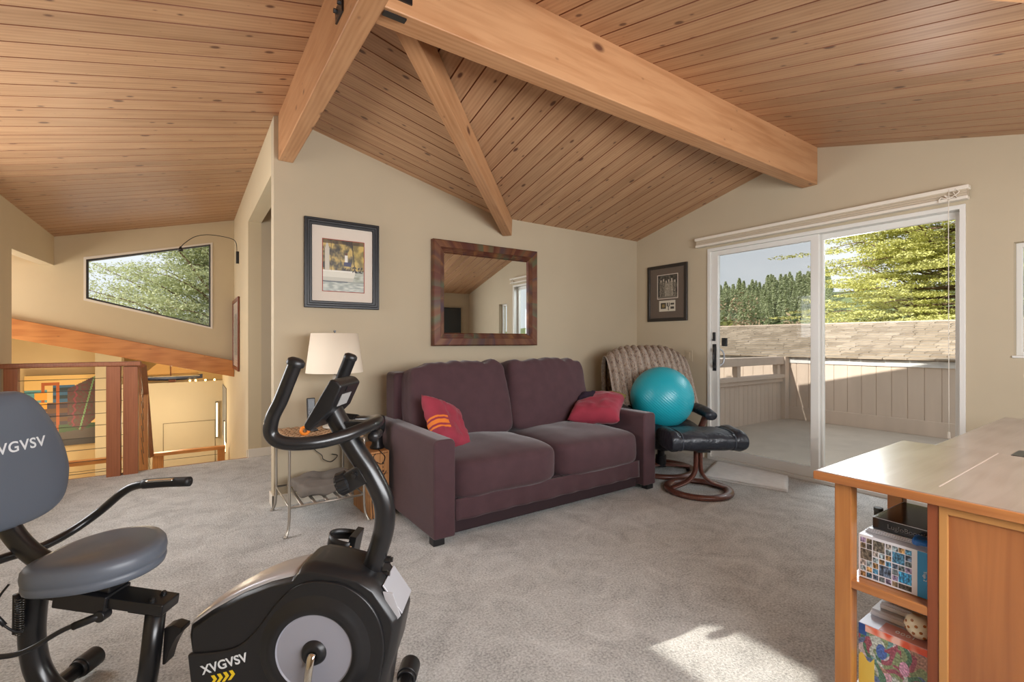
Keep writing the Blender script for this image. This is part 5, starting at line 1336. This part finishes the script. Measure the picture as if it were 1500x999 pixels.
LEAF = []
def leafmat(name, c, v=.25):
    t = NT(name); n = t.n('ShaderNodeTexNoise'); n.inputs['Scale'].default_value = 1.6; n.inputs['Detail'].default_value = 4; t.l(t.coord(), n.inputs['Vector'])
    c = lin(c); t.l(t.ramp(n.outputs[0], [(.3, tuple(q*(1-v) for q in c[:3])+(1,)), (.7, tuple(min(1, q*(1+v)) for q in c[:3])+(1,))]), t.b.inputs['Base Color'])
    t.b.inputs['Roughness'].default_value = .8; t.b.inputs['Specular IOR Level'].default_value = .15
    # thin leaves let some light through
    tr = t.n('ShaderNodeBsdfTranslucent'); mx = t.n('ShaderNodeMixShader'); mx.inputs[0].default_value = .2; tr.inputs['Color'].default_value = tuple(min(1, q*1.2) for q in c[:3])+(1,)
    out = t.t.nodes['Material Output']; t.l(t.b.outputs[0], mx.inputs[1]); t.l(tr.outputs[0], mx.inputs[2]); t.l(mx.outputs[0], out.inputs[0])
    return t.m
CYP = leafmat('cypress_foliage', (206, 206, 132)); CYP2 = leafmat('cypress_foliage_grey', (190, 196, 156)); CON = leafmat('conifer_hazed_green', (186, 194, 158)); SHRUB = leafmat('bush_green', (124, 128, 74)); DRY = leafmat('dry_brush', (176, 158, 130))  # distance haze is put into the pale conifer colour
BARK = plain('bark', (120, 98, 80), .9, nscale=8, nvar=.3)
def leaves(vs, fs, p, n, spread, size, rnd, flatn=.25):
    for _ in range(n):
        a = rnd.uniform(0, 2*PI); r = math.sqrt(rnd.random()); h = rnd.gauss(0, 1)*flatn
        c = Vector((p[0]+spread*r*math.cos(a), p[1]+spread*r*math.sin(a), p[2]+spread*h*(1.2-r)))
        d1 = Vector((rnd.gauss(0, 1), rnd.gauss(0, 1), rnd.gauss(0, .5))).normalized(); d2 = d1.cross(Vector((rnd.gauss(0, .6), rnd.gauss(0, .6), 1))).normalized()
        L_ = size*rnd.uniform(.6, 1.4); w = L_*.45; i = len(vs)
        vs += [c-d1*L_, c+d2*w, c+d1*L_, c-d2*w]; fs.append((i, i+1, i+2, i+3))
def mesh_obj(name, vs, fs, mat, parent=None):
    me = bpy.data.meshes.new(name); me.from_pydata([tuple(v) for v in vs], [], fs); me.materials.append(mat); o = bpy.data.objects.new(name, me); link(o, parent); return o
def cypress(label, base, H_, rad, mat, seed, nb_=120, lean=(0, 0), leaf=.10, per=110, zmin=.15, up=.12, ang=None, flat_=.12):
    rnd = random.Random(seed); t_ = thing('cypress_tree', label, 'tree', base)
    bm = B(); tube(bm, [(0, 0, 0), (.2, .1, H_*.3), (lean[0]*.5, lean[1]*.5, H_*.6), (lean[0], lean[1], H_*.92)], [.45, .36, .22, .06], 10); 
    vs, fs = [], []
    for k in range(nb_):
        f = zmin+(1-zmin)*(k+.5)/nb_; a = k*2.39996+rnd.uniform(-.3, .3); z = H_*f; R_ = rad*(1-f**2.2*.75)*rnd.uniform(.6, 1.08)
        if ang: a = ang[0]+rnd.uniform(-1, 1)*ang[1]
        s = Vector((lean[0]*f, lean[1]*f, z*.96)); e = s+Vector((R_*math.cos(a), R_*math.sin(a), R_*up*rnd.uniform(.2, 1.8)))
        m_ = s.lerp(e, .5)+Vector((0, 0, -R_*.06)); m2 = s.lerp(e, .75)+Vector((rnd.gauss(0, .12), rnd.gauss(0, .12), R_*.05)); tube(bm, [s, m_, m2, e], [.055, .035, .02, .008], 5, n=4)
        path = catmull([s, m_, m2, e], 4)
        for q, p in enumerate(path[3:]):
            tq = (q+3)/len(path)
            for _ in range(2):
                off = Vector((rnd.gauss(0, 1), rnd.gauss(0, 1), rnd.gauss(0, .25)))*R_*.13*(.4+tq)+Vector((0, 0, .08))
                leaves(vs, fs, p+off, int(per/10*(.5+tq)), R_*.095+.09, leaf, rnd, flat_)
    obj('trunk', bm, BARK, t_, smooth=True); mesh_obj('foliage', vs, fs, mat, t_)
    return t_
cypress('tall layered yellow green cypress filling the right pane of the sliding door', (19.4, 3.6, -4), 13.0, 5.0, CYP, 11, 230, leaf=.042, per=1000, zmin=.26, up=.10, flat_=.08)
cypress('grey green windswept cypress behind the trapezoid stair window', (3.0, 16.5, -4), 10.0, 5.4, CYP2, 23, 95, leaf=.036, per=900, zmin=.30, up=.45, ang=(PI, .45), flat_=.25)
# low brush and bushes between roof and hill
def bush(label, base, r, mat, seed, group=None, name='bush', n=100, leaf=.15, hz=2.5):
    rnd = random.Random(seed); vs, fs = [], []
    t_ = thing(name, label, 'bush', base, 0, group); bm = B()
    for k in range(7):
        a = rnd.uniform(0, 2*PI); tube(bm, [(0, 0, 0), (.3*r*math.cos(a), .3*r*math.sin(a), .5*r), (.75*r*math.cos(a), .75*r*math.sin(a), 1.0*r)], [.05, .03, .01], 5, n=3)
    obj('branches', bm, BARK, t_, smooth=True)
    for k in range(n):
        d_ = Vector((rnd.gauss(0, 1), rnd.gauss(0, 1), abs(rnd.gauss(0, .8)))).normalized()*r*rnd.uniform(.5, 1)
        leaves(vs, fs, Vector((d_.x, d_.y, d_.z*hz*.85+r*.25)), 60, r*.26, leaf, rnd, .8)
    mesh_obj('leaves', vs, fs, mat, t_); return t_
bush('olive green rounded bush just above the shingle roof in the left door pane', W(12.3, 26)[:2]+(-4,), 2.1, SHRUB, 31, hz=3.5)
bush('tan brush far behind the shingle roof, beyond the olive bush', W(18.7, 39)[:2]+(-4,), 4.2, DRY, 32, hz=2.1)
bush('brown leafless brush between the olive bush and the cypress', W(16.6, 27.6)[:2]+(-4,), 2.2, DRY, 33, hz=3.4)
bush('clipped green shrub below the cypress at the roof ridge of the right pane', W(11.2, 14.2)[:2]+(-4,), 2.0, SHRUB, 34, hz=3.2, leaf=.09)
# conifers on the hill
rnd = random.Random(9); protos = []
for q in range(4):
    vs, fs = [], []; Hh = 9; 
    bm = B(); tube(bm, [(0, 0, 0), (0, 0, Hh)], [.25, .03], 6, smooth=False)
    for k in range(46):
        f = (k+.5)/46; z = Hh*(.12+.88*f); R_ = 1.9*(1-f)**.85*rnd.uniform(.75, 1.1)+.12
        for m_ in range(7):
            a = rnd.uniform(0, 2*PI); leaves(vs, fs, Vector((R_*.6*math.cos(a), R_*.6*math.sin(a), z-R_*.15)), 6, R_*.35+.08, .26, rnd, .5)
    t_ = bpy.data.objects.new('conifer_tree', None); COL.objects.link(t_)
    obj('trunk', bm, BARK, t_); mesh_obj('foliage', vs, fs, CON, t_); protos.append(t_)
cnt = 0; spots = []
for k in range(4000):
    if len(spots) >= 230: break
    px = rnd.uniform(1040, 1215) if k % 5 else rnd.uniform(1470, 1560); dd = 88+58*(k % 40)/40+rnd.uniform(-2, 2); r_ = (px-750)/690*dd; x, y, _ = W(r_, dd)
    if any((x-a)**2+(y-b)**2 < 2.9**2 for a, b in spots): continue
    spots.append((x, y)); pr_ = protos[cnt % 4]
    if cnt < 4: o = pr_
    else:
        o = pr_.copy(); link(o)
        for c_ in pr_.children: q = c_.copy(); link(q); q.parent = o
    cnt += 1; s = rnd.uniform(.5, .8); o.location = (x, y, hill_z(x, y)-.3); o.scale = (s*1.1, s*1.1, s); o.rotation_euler = (0, 0, rnd.uniform(0, 6))
    tag(o, 'green conifer in the forest on the distant hillside', 'tree', 'conifers on the distant hillside')

# ------------------------------------------------------------------ light
wd = bpy.data.worlds.new('sky'); SC.world = wd; wd.use_nodes = True; nt = wd.node_tree; nt.nodes.clear()
out = nt.nodes.new('ShaderNodeOutputWorld'); bgd = nt.nodes.new('ShaderNodeBackground'); tc = nt.nodes.new('ShaderNodeTexCoord')
mp = nt.nodes.new('ShaderNodeMapping'); mp.inputs['Scale'].default_value = (1, 1, 2.6); nt.links.new(tc.outputs['Generated'], mp.inputs[0])
nn = nt.nodes.new('ShaderNodeTexNoise'); nn.inputs['Scale'].default_value = 2.6; nn.inputs['Detail'].default_value = 6; nn.inputs['Roughness'].default_value = .55; nt.links.new(mp.outputs[0], nn.inputs['Vector'])
rp = nt.nodes.new('ShaderNodeValToRGB'); rp.color_ramp.elements[0].position = .38; rp.color_ramp.elements[1].position = .60
rp.color_ramp.elements[0].color = (.74, .78, .82, 1); rp.color_ramp.elements[1].color = (.86, .88, .90, 1); nt.links.new(nn.outputs[0], rp.inputs[0])
nt.links.new(rp.outputs[0], bgd.inputs['Color']); bgd.inputs['Strength'].default_value = 1.0; nt.links.new(bgd.outputs[0], out.inputs[0])
sun = bpy.data.lights.new('sun', 'SUN'); sun.energy = 5.4; sun.angle = math.radians(.6); sun.color = (1, .93, .82)
so_ = bpy.data.objects.new('sun', sun); link(so_); so_.rotation_euler = Vector((-1, .16, .60)).to_track_quat('Z', 'Y').to_euler()
def area(name, loc, dirv, sx, sy_, e, col=(1, 1, 1)):
    l = bpy.data.lights.new(name, 'AREA'); l.shape = 'RECTANGLE'; l.size = sx; l.size_y = sy_; l.energy = e; l.color = col
    o = bpy.data.objects.new(name, l); link(o); o.location = loc; o.rotation_euler = Vector(tuple(-v for v in dirv)).to_track_quat('Z', 'Y').to_euler(); return o
area('window_fill', (1.6, -.95, 1.38), (0, 1, .15), 2.7, .85, 100, (.97, .98, 1))  # added fill panel outside the unseen front window
area('window_fill', (-1.35, 3.6, 1.5), (1, 0, -.15), 1.9, 1.05, 40, (.97, .98, 1))  # added fill panel outside the unseen left window
def point(name, loc, e, col, r=.1):
    l = bpy.data.lights.new(name, 'POINT'); l.energy = e; l.color = col; l.shadow_soft_size = r
    o = bpy.data.objects.new(name, l); link(o); o.location = loc; return o
point('lower_room_lamp', (-1.7, 8.6, -.2), 22, (1, .80, .52), .15)
point('lower_room_lamp', (-.3, 8.6, .0), 20, (1, .86, .64), .15)
point('ledge_lamp', (.1, 10.6, .5), 8, (1, .66, .30), .1)
area('stair_fill', (-2.9, 6.2, 1.0), (1, -.1, .5), 1.2, .8, 42, (1, .96, .9))  # added fill, out of view, brightens the ceiling over the stair
area('door_fill', (4.66, 1.8, 2.30), (-.8, 0, -.6), .35, 1.7, 34, (.93, .97, 1))  # added panel under the eave, strengthens sky light through the door
point('hallway_point_light', (1.4, 4.5, 2.0), 1.0, (1, .93, .82), .1)  # weak point light without a fixture

SC.render.film_transparent = False
vs = SC.view_settings; vs.view_transform = 'Standard'; vs.look = 'None'; vs.exposure = .32; vs.gamma = 1; vs.use_curve_mapping = False
SC.cycles.use_denoising = True
SC.cycles.max_bounces = 8; SC.cycles.diffuse_bounces = 5; SC.cycles.transparent_max_bounces = 12; SC.cycles.sample_clamp_indirect = 6; SC.cycles.caustics_reflective = False; SC.cycles.caustics_refractive = False
